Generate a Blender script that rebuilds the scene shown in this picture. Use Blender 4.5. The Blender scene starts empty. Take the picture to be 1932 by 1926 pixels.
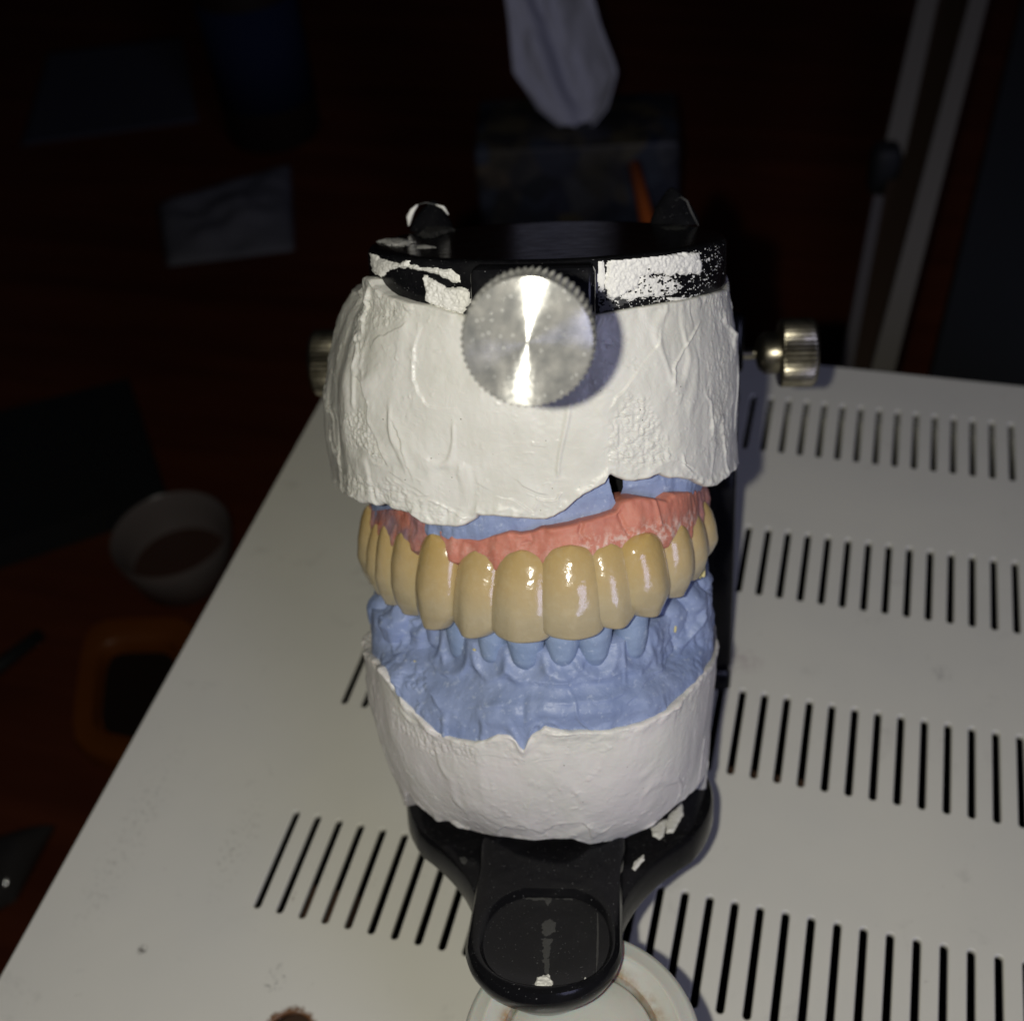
import bpy, bmesh, math, random
import numpy as np
from mathutils import Matrix, Vector
random.seed(4); rng = np.random.RandomState(7)
K = 0.001                      # everything is modelled in millimetres and linked in metres
sc = bpy.context.scene
COL = sc.collection

# ------------------------------------------------------------------ camera
RC = np.array([[0.96453352, 0.25413958, -0.07133134],
               [0.13400875, -0.70427946, -0.69716002],
               [-0.22741315, 0.66287519, -0.71335807]])      # world -> camera (x right, y down, z ahead)
P = 4.45                                                     # spacing of the vent slots, mm
CAM = np.array([19.28865213, -23.46597244, 46.12489574]) * P
FD, CX, CY = 2282.207, 965.991, 962.871                      # focal length and centre, in 1932-px units of the photo
cam = bpy.data.cameras.new('camera'); co = bpy.data.objects.new('camera', cam); COL.objects.link(co)
M = Matrix(((RC[0][0], -RC[1][0], -RC[2][0], CAM[0]*K),
            (RC[0][1], -RC[1][1], -RC[2][1], CAM[1]*K),
            (RC[0][2], -RC[1][2], -RC[2][2], CAM[2]*K), (0, 0, 0, 1)))
co.matrix_world = M
cam.sensor_width = 36; cam.sensor_fit = 'HORIZONTAL'; cam.lens = 36*FD/1932
cam.clip_start = 0.01; cam.clip_end = 20
cam.dof.use_dof = True; cam.dof.focus_distance = 0.152; cam.dof.aperture_fstop = 25.0
sc.camera = co

# ------------------------------------------------------------------ light
w = bpy.data.worlds.new('World'); sc.world = w; w.use_nodes = True
w.node_tree.nodes['Background'].inputs[0].default_value = (0.5, 0.6, 1, 1)
w.node_tree.nodes['Background'].inputs[1].default_value = 0.004
def c2w(x, y, z): return CAM + RC.T @ np.array([x, y, z], float)
fl = bpy.data.lights.new('phone_flash', 'POINT'); fl.energy = 0.95; fl.color = (1.0, 0.968, 0.865)
fl.shadow_soft_size = 0.0016
fo = bpy.data.objects.new('phone_flash', fl); COL.objects.link(fo); fo.location = Vector(c2w(-10.6, -1.0, -1))*K
al = bpy.data.lights.new('fill_light', 'AREA'); al.energy = 1.4; al.color = (0.60, 0.62, 1.0); al.shape = 'DISK'; al.size = 0.32  # added area fill for the bluish ambient light, not a particular lamp
ao = bpy.data.objects.new('fill_light', al); COL.objects.link(ao)
ao.location = Vector(c2w(20, 20, 170)+np.array([540, -500, 320]))*K
ao.rotation_euler = (Vector(c2w(20, 20, 170))*K - ao.location).to_track_quat('-Z', 'Y').to_euler()
sc.view_settings.view_transform = 'Standard'; sc.view_settings.look = 'None'
sc.view_settings.exposure = 0; sc.view_settings.gamma = 1
sc.render.engine = 'CYCLES'
sc.cycles.use_denoising = True
sc.cycles.max_bounces = 8

# ------------------------------------------------------------------ frames and rays
W = np.array([[0.99609434, 0.08180997, -0.03267303],
              [-0.00449919, -0.32253288, -0.94412785],
              [-0.08818062, 0.94058741, -0.32090509]])       # articulator axes (x right, y back, z up) -> camera
T = np.array([7.93723458, 44.93516757, 205.3740054])
H = 89.6                                                     # height of the top plate over the bottom plate
MW = RC.T @ W; OW = CAM + RC.T @ T                           # articulator -> world
ART = Matrix([[*MW[i], OW[i]*K] for i in range(3)] + [[0, 0, 0, 1]])
LO = W.T @ (-T)                                              # camera in articulator space
def lray(u, v):
    d = np.stack([(np.asarray(u, float)-CX)/FD, (np.asarray(v, float)-CY)/FD, np.ones_like(np.asarray(u, float))], -1)
    return d @ W
def lz(u, v, z):
    d = lray(u, v); return LO + d*((z-LO[2])/d[..., 2])[..., None]
def ly(u, v, y):
    d = lray(u, v); return LO + d*((y-LO[1])/d[..., 1])[..., None]
def proj(L):
    q = L @ W.T + T; return FD*q[..., 0]/q[..., 2]+CX, FD*q[..., 1]/q[..., 2]+CY
def hit(u, v, f, s0=95., s1=230., n=500):
    """first crossing of f(point) from + (outside) to - along the rays"""
    d = lray(u, v); ss = np.linspace(s0, s1, n)
    pts = LO + d[..., None, :]*ss[:, None]
    val = f(pts); neg = val < 0
    i = np.argmax(neg, -1); i = np.clip(i, 1, n-1)
    a = np.take_along_axis(val, (i-1)[..., None], -1)[..., 0]; b = np.take_along_axis(val, i[..., None], -1)[..., 0]
    s = ss[i-1] + (ss[1]-ss[0])*np.clip(a/(a-b+1e-9), 0, 1)
    return LO + d*s[..., None], neg.any(-1)
def wd(u, v, depth): return c2w((u-CX)/FD*depth, (v-CY)/FD*depth, depth)
def wz(u, v, z):
    d = RC.T @ np.array([(u-CX)/FD, (v-CY)/FD, 1.]); return CAM + d*((z-CAM[2])/d[2])

# ------------------------------------------------------------------ noise
def _h(ix, iy, iz):
    n = (ix*73856093) ^ (iy*19349663) ^ (iz*83492791)
    n = (n ^ (n >> 13)) * 1274126177 & 0x7fffffff
    n = (n ^ (n >> 15)) * 668265263 & 0x7fffffff
    return (n ^ (n >> 12)) % 10007 / 5003.5 - 1
def noise(p, scale=1., seed=0):
    p = np.asarray(p, float)*scale + seed*17.31 + 500
    i = np.floor(p).astype(np.int64); f = p-i; f = f*f*f*(f*(f*6-15)+10)
    r = 0
    for a in (0, 1):
        for b in (0, 1):
            for c in (0, 1):
                wt = (f[..., 0] if a else 1-f[..., 0])*(f[..., 1] if b else 1-f[..., 1])*(f[..., 2] if c else 1-f[..., 2])
                r = r + wt*_h(i[..., 0]+a, i[..., 1]+b, i[..., 2]+c)
    return r
def fbm(p, scale=1., octv=3, seed=0, gain=.5):
    r = 0; a = 1.; t = 0
    for k in range(octv):
        r = r + a*noise(p, scale*2.03**k, seed+k*3); t += a; a *= gain
    return r/t
def smooth(a, b, x): t = np.clip((x-a)/(b-a), 0, 1); return t*t*(3-2*t)

def segdist(u, v, poly):
    """distance to a polyline in photo units, sign of the side (+ = left of travel on the picture), position along it"""
    best = np.full(np.shape(u), 1e9); sg = np.zeros(np.shape(u)); al_ = np.zeros(np.shape(u))
    n = len(poly)-1
    for k in range(n):
        ax, ay = poly[k]; bx, by = poly[k+1]; dx, dy = bx-ax, by-ay; L2 = dx*dx+dy*dy
        t = np.clip(((u-ax)*dx+(v-ay)*dy)/L2, 0, 1); ex = u-ax-t*dx; ey = v-ay-t*dy
        d = np.hypot(ex, ey); m = d < best
        best = np.where(m, d, best); sg = np.where(m, np.sign(ex*dy-ey*dx), sg); al_ = np.where(m, (k+t)/n, al_)
    return best, sg, al_
def inpoly(u, v, poly):
    c = np.zeros(np.shape(u), bool); n = len(poly)
    for k in range(n):
        ax, ay = poly[k]; bx, by = poly[(k+1) % n]
        if ay == by: continue
        c ^= ((ay > v) != (by > v)) & (u < (bx-ax)*(v-ay)/(by-ay)+ax)
    return c
def zoomed(pts, x0, y0, z): return [((x0+x/z)/1.6025, (y0+y/z)/1.6025) for x, y in pts]

# ------------------------------------------------------------------ objects
def tag(o, label=None, cat=None, group=None, kind=None):
    for k, v in (('label', label), ('category', cat), ('group', group), ('kind', kind)):
        if v: o[k] = v
    return o
BASE = {}
def thing(name, base, label, cat, local=False, group=None):
    """an Empty at the thing's base (mm, world or articulator space) which parents its parts"""
    o = bpy.data.objects.new(name, None); COL.objects.link(o); o.empty_display_size = 0.01
    Tm = Matrix.Translation(Vector(base)*K)
    o.matrix_world = (ART @ Tm) if local else Tm
    BASE[o.name] = (o, np.array(base, float))
    return tag(o, label, cat, group)
def root_of(o):
    while o.parent: o = o.parent
    return o
def finish(name, me, mat, parent, smooth_=True):
    o = bpy.data.objects.new(name, me); COL.objects.link(o)
    if mat is not None and not me.materials: me.materials.append(mat)
    if parent is not None: o.parent = parent
    if smooth_: me.polygons.foreach_set('use_smooth', [True]*len(me.polygons))
    me.update(); return o
def base_of(parent):
    if parent is None: return np.zeros(3)
    return BASE[root_of(parent).name][1]
def mesh(name, V, F, mat, parent=None, smooth_=True, sharp=None):
    me = bpy.data.meshes.new(name)
    V = (np.asarray(V, float).reshape(-1, 3)-base_of(parent))*K
    me.from_pydata([tuple(v) for v in V], [], F)
    if sharp is not None:
        bm = bmesh.new(); bm.from_mesh(me)
        for e in bm.edges:
            if len(e.link_faces) == 2 and e.calc_face_angle(0) > math.radians(sharp): e.smooth = False
        bm.to_mesh(me); bm.free()
    return finish(name, me, mat, parent, smooth_)
def grid(name, G, mat, parent=None, close_u=False, keep=None, extra=None, flip=False):
    """G: (rows, cols, 3) array of points"""
    r, c, _ = G.shape
    idx = np.arange(r*c).reshape(r, c)
    if close_u: idx = np.concatenate([idx, idx[:, :1]], 1)
    a, b, d, e = idx[:-1, :-1], idx[:-1, 1:], idx[1:, 1:], idx[1:, :-1]
    Q = np.stack([a, b, d, e] if not flip else [a, e, d, b], -1).reshape(-1, 4)
    if keep is not None: Q = Q[keep.reshape(-1)]
    V = (G.reshape(-1, 3)-base_of(parent))*K
    used = np.zeros(len(V), bool); used[Q.reshape(-1)] = True
    rem = np.cumsum(used)-1; V = V[used]; Q = rem[Q]
    me = bpy.data.meshes.new(name)
    me.vertices.add(len(V)); me.vertices.foreach_set('co', V.astype(np.float32).reshape(-1))
    me.loops.add(len(Q)*4); me.loops.foreach_set('vertex_index', Q.astype(np.int32).reshape(-1))
    me.polygons.add(len(Q)); me.polygons.foreach_set('loop_start', np.arange(0, len(Q)*4, 4, dtype=np.int32))
    me.polygons.foreach_set('loop_total', np.full(len(Q), 4, np.int32))
    me.update(calc_edges=True); me.validate()
    if extra is not None:
        for nm, val in extra.items():
            at = me.attributes.new(nm, 'FLOAT', 'POINT'); at.data.foreach_set('value', val.reshape(-1)[used].astype(np.float32))
    return finish(name, me, mat, parent)
def joined(name, parts, mat, parent=None, sharp=35, smooth_=True):
    """several closed shells (V, F) that make ONE part"""
    V = []; F = []; n = 0
    for v, f in parts:
        v = np.asarray(v, float).reshape(-1, 3); V.append(v); F += [[i+n for i in q] for q in f]; n += len(v)
    return mesh(name, np.concatenate(V), F, mat, parent, smooth_, sharp)
def loft(loops, caps=(True, True)):
    n = len(loops[0]); V = np.concatenate([np.asarray(l, float) for l in loops]); F = []
    for k in range(len(loops)-1):
        for i in range(n):
            j = (i+1) % n; F.append([k*n+i, k*n+j, (k+1)*n+j, (k+1)*n+i])
    if caps[0]: F.append(list(range(n))[::-1])
    if caps[1]: F.append([(len(loops)-1)*n+i for i in range(n)])
    return V, F
def lathe(prof, n=64, origin=(0, 0, 0), axis='z', rmod=None):
    """prof: (radius, height) pairs"""
    loops = []
    for k, (r, h) in enumerate(prof):
        a = np.linspace(0, 2*np.pi, n, endpoint=False); rr = np.full(n, float(r))
        if rmod is not None: rr = rr*rmod(a, k)
        x, y = rr*np.cos(a), rr*np.sin(a); z = np.full(n, float(h))
        L = {'z': (x, y, z), 'x': (z, x, y), 'y': (y, z, x)}[axis]
        loops.append(np.stack(L, 1)+np.array(origin, float))
    return loft(loops)
def box(c, s, R=None):
    V = np.array([[x, y, z] for z in (-.5, .5) for x, y in ((-.5, -.5), (.5, -.5), (.5, .5), (-.5, .5))])*np.array(s, float)
    if R is not None: V = V @ np.asarray(R).T
    return V+np.array(c, float), [[3, 2, 1, 0], [4, 5, 6, 7], [0, 1, 5, 4], [1, 2, 6, 5], [2, 3, 7, 6], [3, 0, 4, 7]]
def rbox(c, s, b=1., R=None):
    sx, sy, sz = [v/2 for v in s]
    def ring(i, z):
        pts = []
        for (cx_, cy_, a0) in ((sx-b, sy-b, 0), (-sx+b, sy-b, 90), (-sx+b, -sy+b, 180), (sx-b, -sy+b, 270)):
            for k in range(4):
                a = math.radians(a0+30*k); pts.append((cx_+(b-i)*math.cos(a), cy_+(b-i)*math.sin(a), z))
        return np.array(pts)
    L = [ring(b*.9, -sz), ring(b*.3, -sz+b*.3), ring(0, -sz+b), ring(0, sz-b), ring(b*.3, sz-b*.3), ring(b*.9, sz)]
    V, F = loft(L)
    if R is not None: V = V @ np.asarray(R).T
    return V+np.array(c, float), F
def beam(a, b, wdt, dpt, side):
    a, b = np.array(a, float), np.array(b, float); z = (b-a); L = np.linalg.norm(z); z /= L
    x = np.array(side, float); x -= z*(x@z); x /= np.linalg.norm(x); y = np.cross(z, x)
    return box((a+b)/2, (wdt, dpt, L), np.stack([x, y, z], 1))
def tube(path, r, n=10):
    path = [np.array(p_, float) for p_ in path]; rs = r if hasattr(r, '__len__') else [r]*len(path); loops = []
    up = np.array([0.01, .02, 1.])
    for i, p_ in enumerate(path):
        d = path[min(i+1, len(path)-1)]-path[max(i-1, 0)]; d /= np.linalg.norm(d)
        x = np.cross(up, d); x /= (np.linalg.norm(x)+1e-9); y = np.cross(d, x)
        a = np.linspace(0, 2*np.pi, n, endpoint=False)
        loops.append(p_+rs[i]*(np.cos(a)[:, None]*x+np.sin(a)[:, None]*y))
    return loft(loops)

# ------------------------------------------------------------------ materials
def newmat(name, col, rough=.5, spec=.5, metal=0., **kw):
    m = bpy.data.materials.new(name); m.use_nodes = True; b = m.node_tree.nodes['Principled BSDF']
    b.inputs['Base Color'].default_value = (*col, 1); b.inputs['Roughness'].default_value = rough
    b.inputs['Specular IOR Level'].default_value = spec; b.inputs['Metallic'].default_value = metal
    for k, v in kw.items(): b.inputs[k.replace('_', ' ')].default_value = v
    return m
def N(m, typ, **kw):
    n = m.node_tree.nodes.new(typ)
    for k, v in kw.items(): setattr(n, k, v)
    return n
def lk(m, a, b): m.node_tree.links.new(a, b)
def coord(m, scale=1000.):
    """object space in millimetres"""
    t = N(m, 'ShaderNodeTexCoord'); v = N(m, 'ShaderNodeVectorMath', operation='SCALE'); v.inputs['Scale'].default_value = scale
    lk(m, t.outputs['Object'], v.inputs[0]); return v.outputs[0]
def nz(m, vec, scale, detail=4, rough=.55, dist=0):
    n = N(m, 'ShaderNodeTexNoise'); n.inputs['Scale'].default_value = scale; n.inputs['Detail'].default_value = detail
    n.inputs['Roughness'].default_value = rough; n.inputs['Distortion'].default_value = dist
    lk(m, vec, n.inputs['Vector']); return n.outputs['Fac']
def ramp(m, fac, stops):
    r = N(m, 'ShaderNodeValToRGB'); e = r.color_ramp.elements
    while len(e) < len(stops): e.new(.5)
    for q, (p_, c_) in zip(e, stops): q.position = p_; q.color = (*c_, 1) if hasattr(c_, '__len__') else (c_, c_, c_, 1)
    lk(m, fac, r.inputs[0]); return r.outputs[0]
def mix(m, fac, a, b, mode='MIX'):
    x = N(m, 'ShaderNodeMix', data_type='RGBA', blend_type=mode)
    if hasattr(fac, 'links'): lk(m, fac, x.inputs[0])
    else: x.inputs[0].default_value = fac
    for s, q in ((a, x.inputs[6]), (b, x.inputs[7])):
        if hasattr(s, 'links'): lk(m, s, q)
        else: q.default_value = (*s, 1)
    return x.outputs[2]
def bump(m, hgt, dist_mm, strength=1., prev=None):
    b = N(m, 'ShaderNodeBump'); b.inputs['Distance'].default_value = dist_mm*K; b.inputs['Strength'].default_value = strength
    lk(m, hgt, b.inputs['Height'])
    if prev is not None: lk(m, prev, b.inputs['Normal'])
    return b.outputs[0]
def pb(m): return m.node_tree.nodes['Principled BSDF']

def plaster_mat(name, col, warm):
    m = newmat(name, col, .5, .35); v = coord(m); b = pb(m)
    c = mix(m, ramp(m, nz(m, v, .12, 3), [(.35, 0), (.7, 1)]), col, warm)
    pit = N(m, 'ShaderNodeTexVoronoi'); pit.inputs['Scale'].default_value = .55; pit.inputs['Randomness'].default_value = 1
    lk(m, v, pit.inputs['Vector'])
    pm = ramp(m, pit.outputs['Distance'], [(.035, 1), (.075, 0)])
    sel = ramp(m, nz(m, v, .9, 1), [(.5, 0), (.56, 1)])
    pf = mix(m, 1, pm, sel, 'MULTIPLY')
    c = mix(m, pf, c, (.16, .14, .11)); lk(m, c, b.inputs['Base Color'])
    n1 = bump(m, nz(m, v, 2.2, 4, .55), .012); n2 = bump(m, nz(m, v, .45, 3, .5, 1.2), .10, prev=n1)
    lk(m, n2, b.inputs['Normal'])
    lk(m, ramp(m, nz(m, v, .6, 3), [(.3, .28), (.7, .48)]), b.inputs['Roughness'])
    b.inputs['Subsurface Weight'].default_value = .04; b.inputs['Subsurface Scale'].default_value = .0008
    return m
M_PLW = plaster_mat('white_plaster', (.72, .71, .65), (.64, .63, .56))
M_PLL = plaster_mat('pinkish_white_plaster', (.71, .675, .65), (.68, .67, .61))
# trace of pink rubbed on the right flank of the lower plaster
def add_stain(m, centre, rad, col):
    b = pb(m); t = N(m, 'ShaderNodeTexCoord'); d = N(m, 'ShaderNodeVectorMath', operation='DISTANCE'); d.inputs[1].default_value = Vector(centre)*K
    lk(m, t.outputs['Object'], d.inputs[0]); v = coord(m)
    s = N(m, 'ShaderNodeMath', operation='MULTIPLY'); s.inputs[1].default_value = 1/(rad*K); lk(m, d.outputs['Value'], s.inputs[0])
    f = ramp(m, s.outputs[0], [(.2, 1), (1., 0)]); g = ramp(m, nz(m, v, .9, 4, .6), [(.5, 0), (.68, 1)])
    src = b.inputs['Base Color'].links[0].from_socket
    lk(m, mix(m, mix(m, 1, f, g, 'MULTIPLY'), src, col), b.inputs['Base Color'])

def stone_mat(name, col, col2):
    m = newmat(name, col, .5, .4); v = coord(m); b = pb(m)
    c = mix(m, ramp(m, nz(m, v, .18, 4), [(.35, 0), (.68, 1)]), col, col2)
    c = mix(m, ramp(m, nz(m, v, 1.1, 5, .7), [(.57, 0), (.72, .8)]), c, (.48, .55, .68))
    lk(m, mix(m, ramp(m, nz(m, v, 2.3, 3, .6), [(.66, 0), (.72, .5)]), c, (.10, .16, .30)), b.inputs['Base Color'])
    n1 = bump(m, nz(m, v, 2.6, 5, .6), .05); n2 = bump(m, nz(m, v, .6, 3, .5, .6), .12, prev=n1); lk(m, n2, b.inputs['Normal'])
    lk(m, ramp(m, nz(m, v, .5, 3), [(.3, .36), (.7, .6)]), b.inputs['Roughness'])
    return m
M_BLU = stone_mat('blue_dental_stone', (.265, .325, .495), (.215, .275, .45))
M_BLT = stone_mat('teal_tinged_dental_stone', (.255, .330, .485), (.21, .285, .445))

m = M_PNK = newmat('pink_gum_silicone', (.66, .22, .17), .55, .3, Subsurface_Weight=.25, Subsurface_Scale=.0012); v = coord(m)
pb(m).inputs['Subsurface Radius'].default_value = (1, .35, .25)
at = N(m, 'ShaderNodeAttribute', attribute_name='margin')
c = mix(m, ramp(m, nz(m, v, .22, 4), [(.35, 0), (.7, 1)]), (.56, .22, .155), (.46, .165, .12))
dust = mix(m, 1, at.outputs['Fac'], ramp(m, nz(m, v, .9, 5, .7), [(.46, 0), (.60, 1)]), 'MULTIPLY')
a2_ = N(m, 'ShaderNodeAttribute', attribute_name='grime')
c = mix(m, mix(m, 1, a2_.outputs['Fac'], ramp(m, nz(m, v, .30, 4, .6), [(.40, 0), (.62, 1)]), 'MULTIPLY'), c, (.30, .19, .22))
c = mix(m, dust, c, (.66, .47, .40)); lk(m, c, pb(m).inputs['Base Color'])
lk(m, bump(m, nz(m, v, 1.1, 4, .55), .10, prev=bump(m, nz(m, v, 4, 3), .015)), pb(m).inputs['Normal'])

def tooth_mat(name, neck, body, tip):
    m = newmat(name, body, .16, .5, Subsurface_Weight=.35, Subsurface_Scale=.0012, Coat_Weight=.45, Coat_Roughness=.05); v = coord(m)
    pb(m).inputs['Subsurface Radius'].default_value = (1, .8, .5)
    a = N(m, 'ShaderNodeAttribute', attribute_name='crown')
    w_ = N(m, 'ShaderNodeMath', operation='MULTIPLY_ADD'); lk(m, nz(m, v, .35, 3), w_.inputs[0]); w_.inputs[1].default_value = .22; 
    lk(m, a.outputs['Fac'], w_.inputs[2])
    c = ramp(m, w_.outputs[0], [(.10, neck), (.52, body), (.84, tip), (1.0, tuple(x*.92 for x in tip))])
    c = mix(m, ramp(m, nz(m, v, .8, 4), [(.5, 0), (.85, .22)]), c, (.62, .55, .42))
    lk(m, c, pb(m).inputs['Base Color'])
    nb = bump(m, nz(m, v, .45, 2), .12); nb = bump(m, nz(m, v, 2.0, 2), .035, prev=nb)
    lk(m, nb, pb(m).inputs['Normal'])
    return m
M_TOO = tooth_mat('glazed_ceramic', (.46, .325, .13), (.495, .38, .20), (.45, .38, .245))
M_CAN = tooth_mat('yellower_glazed_ceramic', (.46, .315, .11), (.49, .365, .175), (.44, .365, .225))

def black_mat(name, dust_amt=1.):
    m = newmat(name, (.005, .005, .006), .28, .14); v = coord(m)
    d = ramp(m, nz(m, v, 3.6, 2, .5), [(.70, 0), (.75, 1)])
    sc_ = ramp(m, nz(m, v, .25, 4, .6), [(.45, 0), (.8, .010*dust_amt)])
    c = mix(m, sc_, (.006, .006, .007), (.5, .5, .5)); c = mix(m, mix(m, 1, d, (dust_amt*.32,)*3, 'MULTIPLY'), c, (.45, .45, .45))
    lk(m, c, pb(m).inputs['Base Color'])
    lk(m, ramp(m, nz(m, v, .4, 4), [(.3, .12), (.7, .22)]), pb(m).inputs['Roughness'])
    lk(m, bump(m, nz(m, v, 2.5, 3), .012), pb(m).inputs['Normal'])
    return m
M_BLK = black_mat('black_enamelled_metal'); M_BL2 = black_mat('dusty_black_enamel', 1.6)

m = M_KNB = newmat('brushed_steel', (.62, .61, .57), .30, .5, 1.0, Anisotropic=1.0); v = coord(m)
tg = N(m, 'ShaderNodeTangent', direction_type='RADIAL', axis='Y'); lk(m, tg.outputs[0], pb(m).inputs['Tangent'])
tcr = N(m, 'ShaderNodeTexCoord')
wv = N(m, 'ShaderNodeTexWave', wave_type='RINGS', rings_direction='Y', wave_profile='SIN'); wv.inputs['Scale'].default_value = 900; wv.inputs['Distortion'].default_value = 2.0; wv.inputs['Detail'].default_value = 3
lk(m, tcr.outputs['Object'], wv.inputs['Vector'])
spk = N(m, 'ShaderNodeTexVoronoi'); spk.inputs['Scale'].default_value = 1.15; lk(m, v, spk.inputs['Vector'])
dots = ramp(m, spk.outputs['Distance'], [(.07, 1), (.15, 0)])
cl = mix(m, ramp(m, nz(m, v, .5, 4, .6), [(.35, 0), (.7, 1)]), (.60, .59, .55), (.36, .365, .35))
cl = mix(m, dots, cl, (.97, .97, .93))  # pale dots in the steel colour stand in for sparkles
lk(m, cl, pb(m).inputs['Base Color'])
lk(m, ramp(m, nz(m, v, .7, 4, .7), [(.3, .19), (.7, .33)]), pb(m).inputs['Roughness'])
pb(m).inputs['Anisotropic Rotation'].default_value = .25
lk(m, bump(m, dots, .10, prev=bump(m, nz(m, v, 1.6, 4), .010)), pb(m).inputs['Normal'])

b2_ = N(m, 'ShaderNodeBsdfAnisotropic'); b2_.inputs['Roughness'].default_value = .82; lk(m, cl, b2_.inputs['Color'])
mx_ = N(m, 'ShaderNodeMixShader'); mx_.inputs[0].default_value = .5
lk(m, pb(m).outputs[0], mx_.inputs[1]); lk(m, b2_.outputs[0], mx_.inputs[2])
lk(m, mx_.outputs[0], m.node_tree.nodes['Material Output'].inputs['Surface'])
m = M_NKL = newmat('tarnished_nickel', (.42, .38, .30), .32, .5, 1.0); v = coord(m)
lk(m, mix(m, ramp(m, nz(m, v, .6, 4), [(.35, 0), (.7, 1)]), (.42, .385, .295), (.22, .20, .14)), pb(m).inputs['Base Color'])
lk(m, bump(m, nz(m, v, 2, 3), .03), pb(m).inputs['Normal'])
m = M_RES = newmat('dried_plaster_crust', (.78, .77, .72), .6, .3); v = coord(m)
lk(m, bump(m, nz(m, v, 2.2, 4, .6), .10), pb(m).inputs['Normal'])
M_RESG = newmat('grey_plaster_film_and_glint', (.055, .055, .053), .6, .3)  # also colours the highlight line on the right lug

m = M_PAN = newmat('white_painted_sheet_metal', (.70, .68, .61), .42, .45); v = coord(m)
c = mix(m, ramp(m, nz(m, v, .03, 3), [(.35, 0), (.7, 1)]), (.70, .685, .61), (.66, .65, .59))
c = mix(m, ramp(m, nz(m, v, .09, 6, .72, .5), [(.60, 0), (.78, .34)]), c, (.30, .29, .26))
c = mix(m, ramp(m, nz(m, v, .45, 5, .7), [(.68, 0), (.74, .6)]), c, (.26, .23, .18))
hq = wz(545, 1954, 0); hc = (float(hq[0]), float(hq[1]), 0)
PW = N(m, 'ShaderNodeNewGeometry'); w0 = N(m, 'ShaderNodeVectorMath', operation='SCALE'); w0.inputs['Scale'].default_value = 1000; lk(m, PW.outputs['Position'], w0.inputs[0])
dd = N(m, 'ShaderNodeVectorMath', operation='DISTANCE'); dd.inputs[1].default_value = hc; lk(m, w0.outputs[0], dd.inputs[0])
sm_ = N(m, 'ShaderNodeMath', operation='MULTIPLY_ADD'); sm_.inputs[1].default_value = 1/6.6; lk(m, dd.outputs['Value'], sm_.inputs[0])
nn_ = N(m, 'ShaderNodeMath', operation='MULTIPLY_ADD'); lk(m, nz(m, v, .8, 5, .7), nn_.inputs[0]); nn_.inputs[1].default_value = .45; nn_.inputs[2].default_value = -.22
lk(m, nn_.outputs[0], sm_.inputs[2])
for (su, sv, sx, sy, lo, col_) in ((250, 1570, 5, 26, .53, (.50, .485, .43)), (450, 1590, 4, 14, .54, (.40, .38, .33)), (520, 1845, 2.2, 3.2, .53, (.03, .028, .025)), (268, 1790, 1.2, 1.2, .45, (.08, .07, .06)), (1395, 1245, 6, 4, .47, (.50, .44, .42)), (1775, 1270, 2.5, 2.5, .5, (.3, .29, .27))):
    q_ = wz(su, sv, 0); mp_ = N(m, 'ShaderNodeMapping', vector_type='TEXTURE'); mp_.inputs['Location'].default_value = (q_[0], q_[1], 0); mp_.inputs['Scale'].default_value = (sx, sy, 1e3)
    tw = N(m, 'ShaderNodeTexCoord'); ww = N(m, 'ShaderNodeVectorMath', operation='SCALE'); ww.inputs['Scale'].default_value = 1000; lk(m, PW.outputs['Position'], ww.inputs[0]); lk(m, ww.outputs[0], mp_.inputs['Vector'])
    le = N(m, 'ShaderNodeVectorMath', operation='LENGTH'); lk(m, mp_.outputs[0], le.inputs[0])
    c = mix(m, mix(m, 1, ramp(m, le.outputs['Value'], [(.2, 1), (1, 0)]), ramp(m, nz(m, v, .9, 5, .75), [(lo, 0), (lo+.1, 1)]), 'MULTIPLY'), c, col_)
c = mix(m, ramp(m, sm_.outputs[0], [(.66, 1), (.80, 0)]), c, (.16, .075, .03))
lk(m, c, pb(m).inputs['Base Color'])
lk(m, bump(m, nz(m, v, 1.6, 3), .012, prev=bump(m, nz(m, v, .06, 2), .12)), pb(m).inputs['Normal'])
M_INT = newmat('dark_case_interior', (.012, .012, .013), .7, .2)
M_BAR = newmat('grey_steel_strut', (.30, .30, .29), .5, .4)
M_RST = newmat('brown_board', (.055, .03, .018), .6, .3)

m = M_CUP = newmat('milky_plastic', (.60, .60, .54), .32, .45, Subsurface_Weight=.5, Subsurface_Scale=.004); v = coord(m)
gm = N(m, 'ShaderNodeAttribute', attribute_name='grime')
c = mix(m, mix(m, 1, gm.outputs['Fac'], ramp(m, nz(m, v, .35, 5, .65), [(.38, 0), (.62, 1)]), 'MULTIPLY'), (.50, .50, .45), (.30, .20, .10))
lk(m, c, pb(m).inputs['Base Color']); lk(m, bump(m, nz(m, v, 1.0, 3), .03), pb(m).inputs['Normal'])

m = M_TBL = newmat('dark_varnished_wood', (.045, .014, .006), .35, .4); v = coord(m)
sp = N(m, 'ShaderNodeMapping'); sp.inputs['Scale'].default_value = (.006, .05, .02); lk(m, v, sp.inputs['Vector'])
lk(m, ramp(m, nz(m, sp.outputs[0], 1, 5, .6, .6), [(.3, (.058, .014, .006)), (.7, (.105, .028, .011))]), pb(m).inputs['Base Color'])
M_WAL = newmat('dark_wall_paint', (.03, .03, .032), .8, .2)
M_PAP = newmat('pale_blue_grey_paper', (.13, .13, .15), .8, .2)
M_SHT = newmat('dim_grey_sheet', (.045, .045, .06), .8, .2)
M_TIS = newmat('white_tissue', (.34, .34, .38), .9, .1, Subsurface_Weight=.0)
M_MAT = newmat('black_rubber', (.012, .013, .014), .6, .3)
M_ORG = newmat('orange_plastic', (.13, .036, .004), .45, .4)
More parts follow.
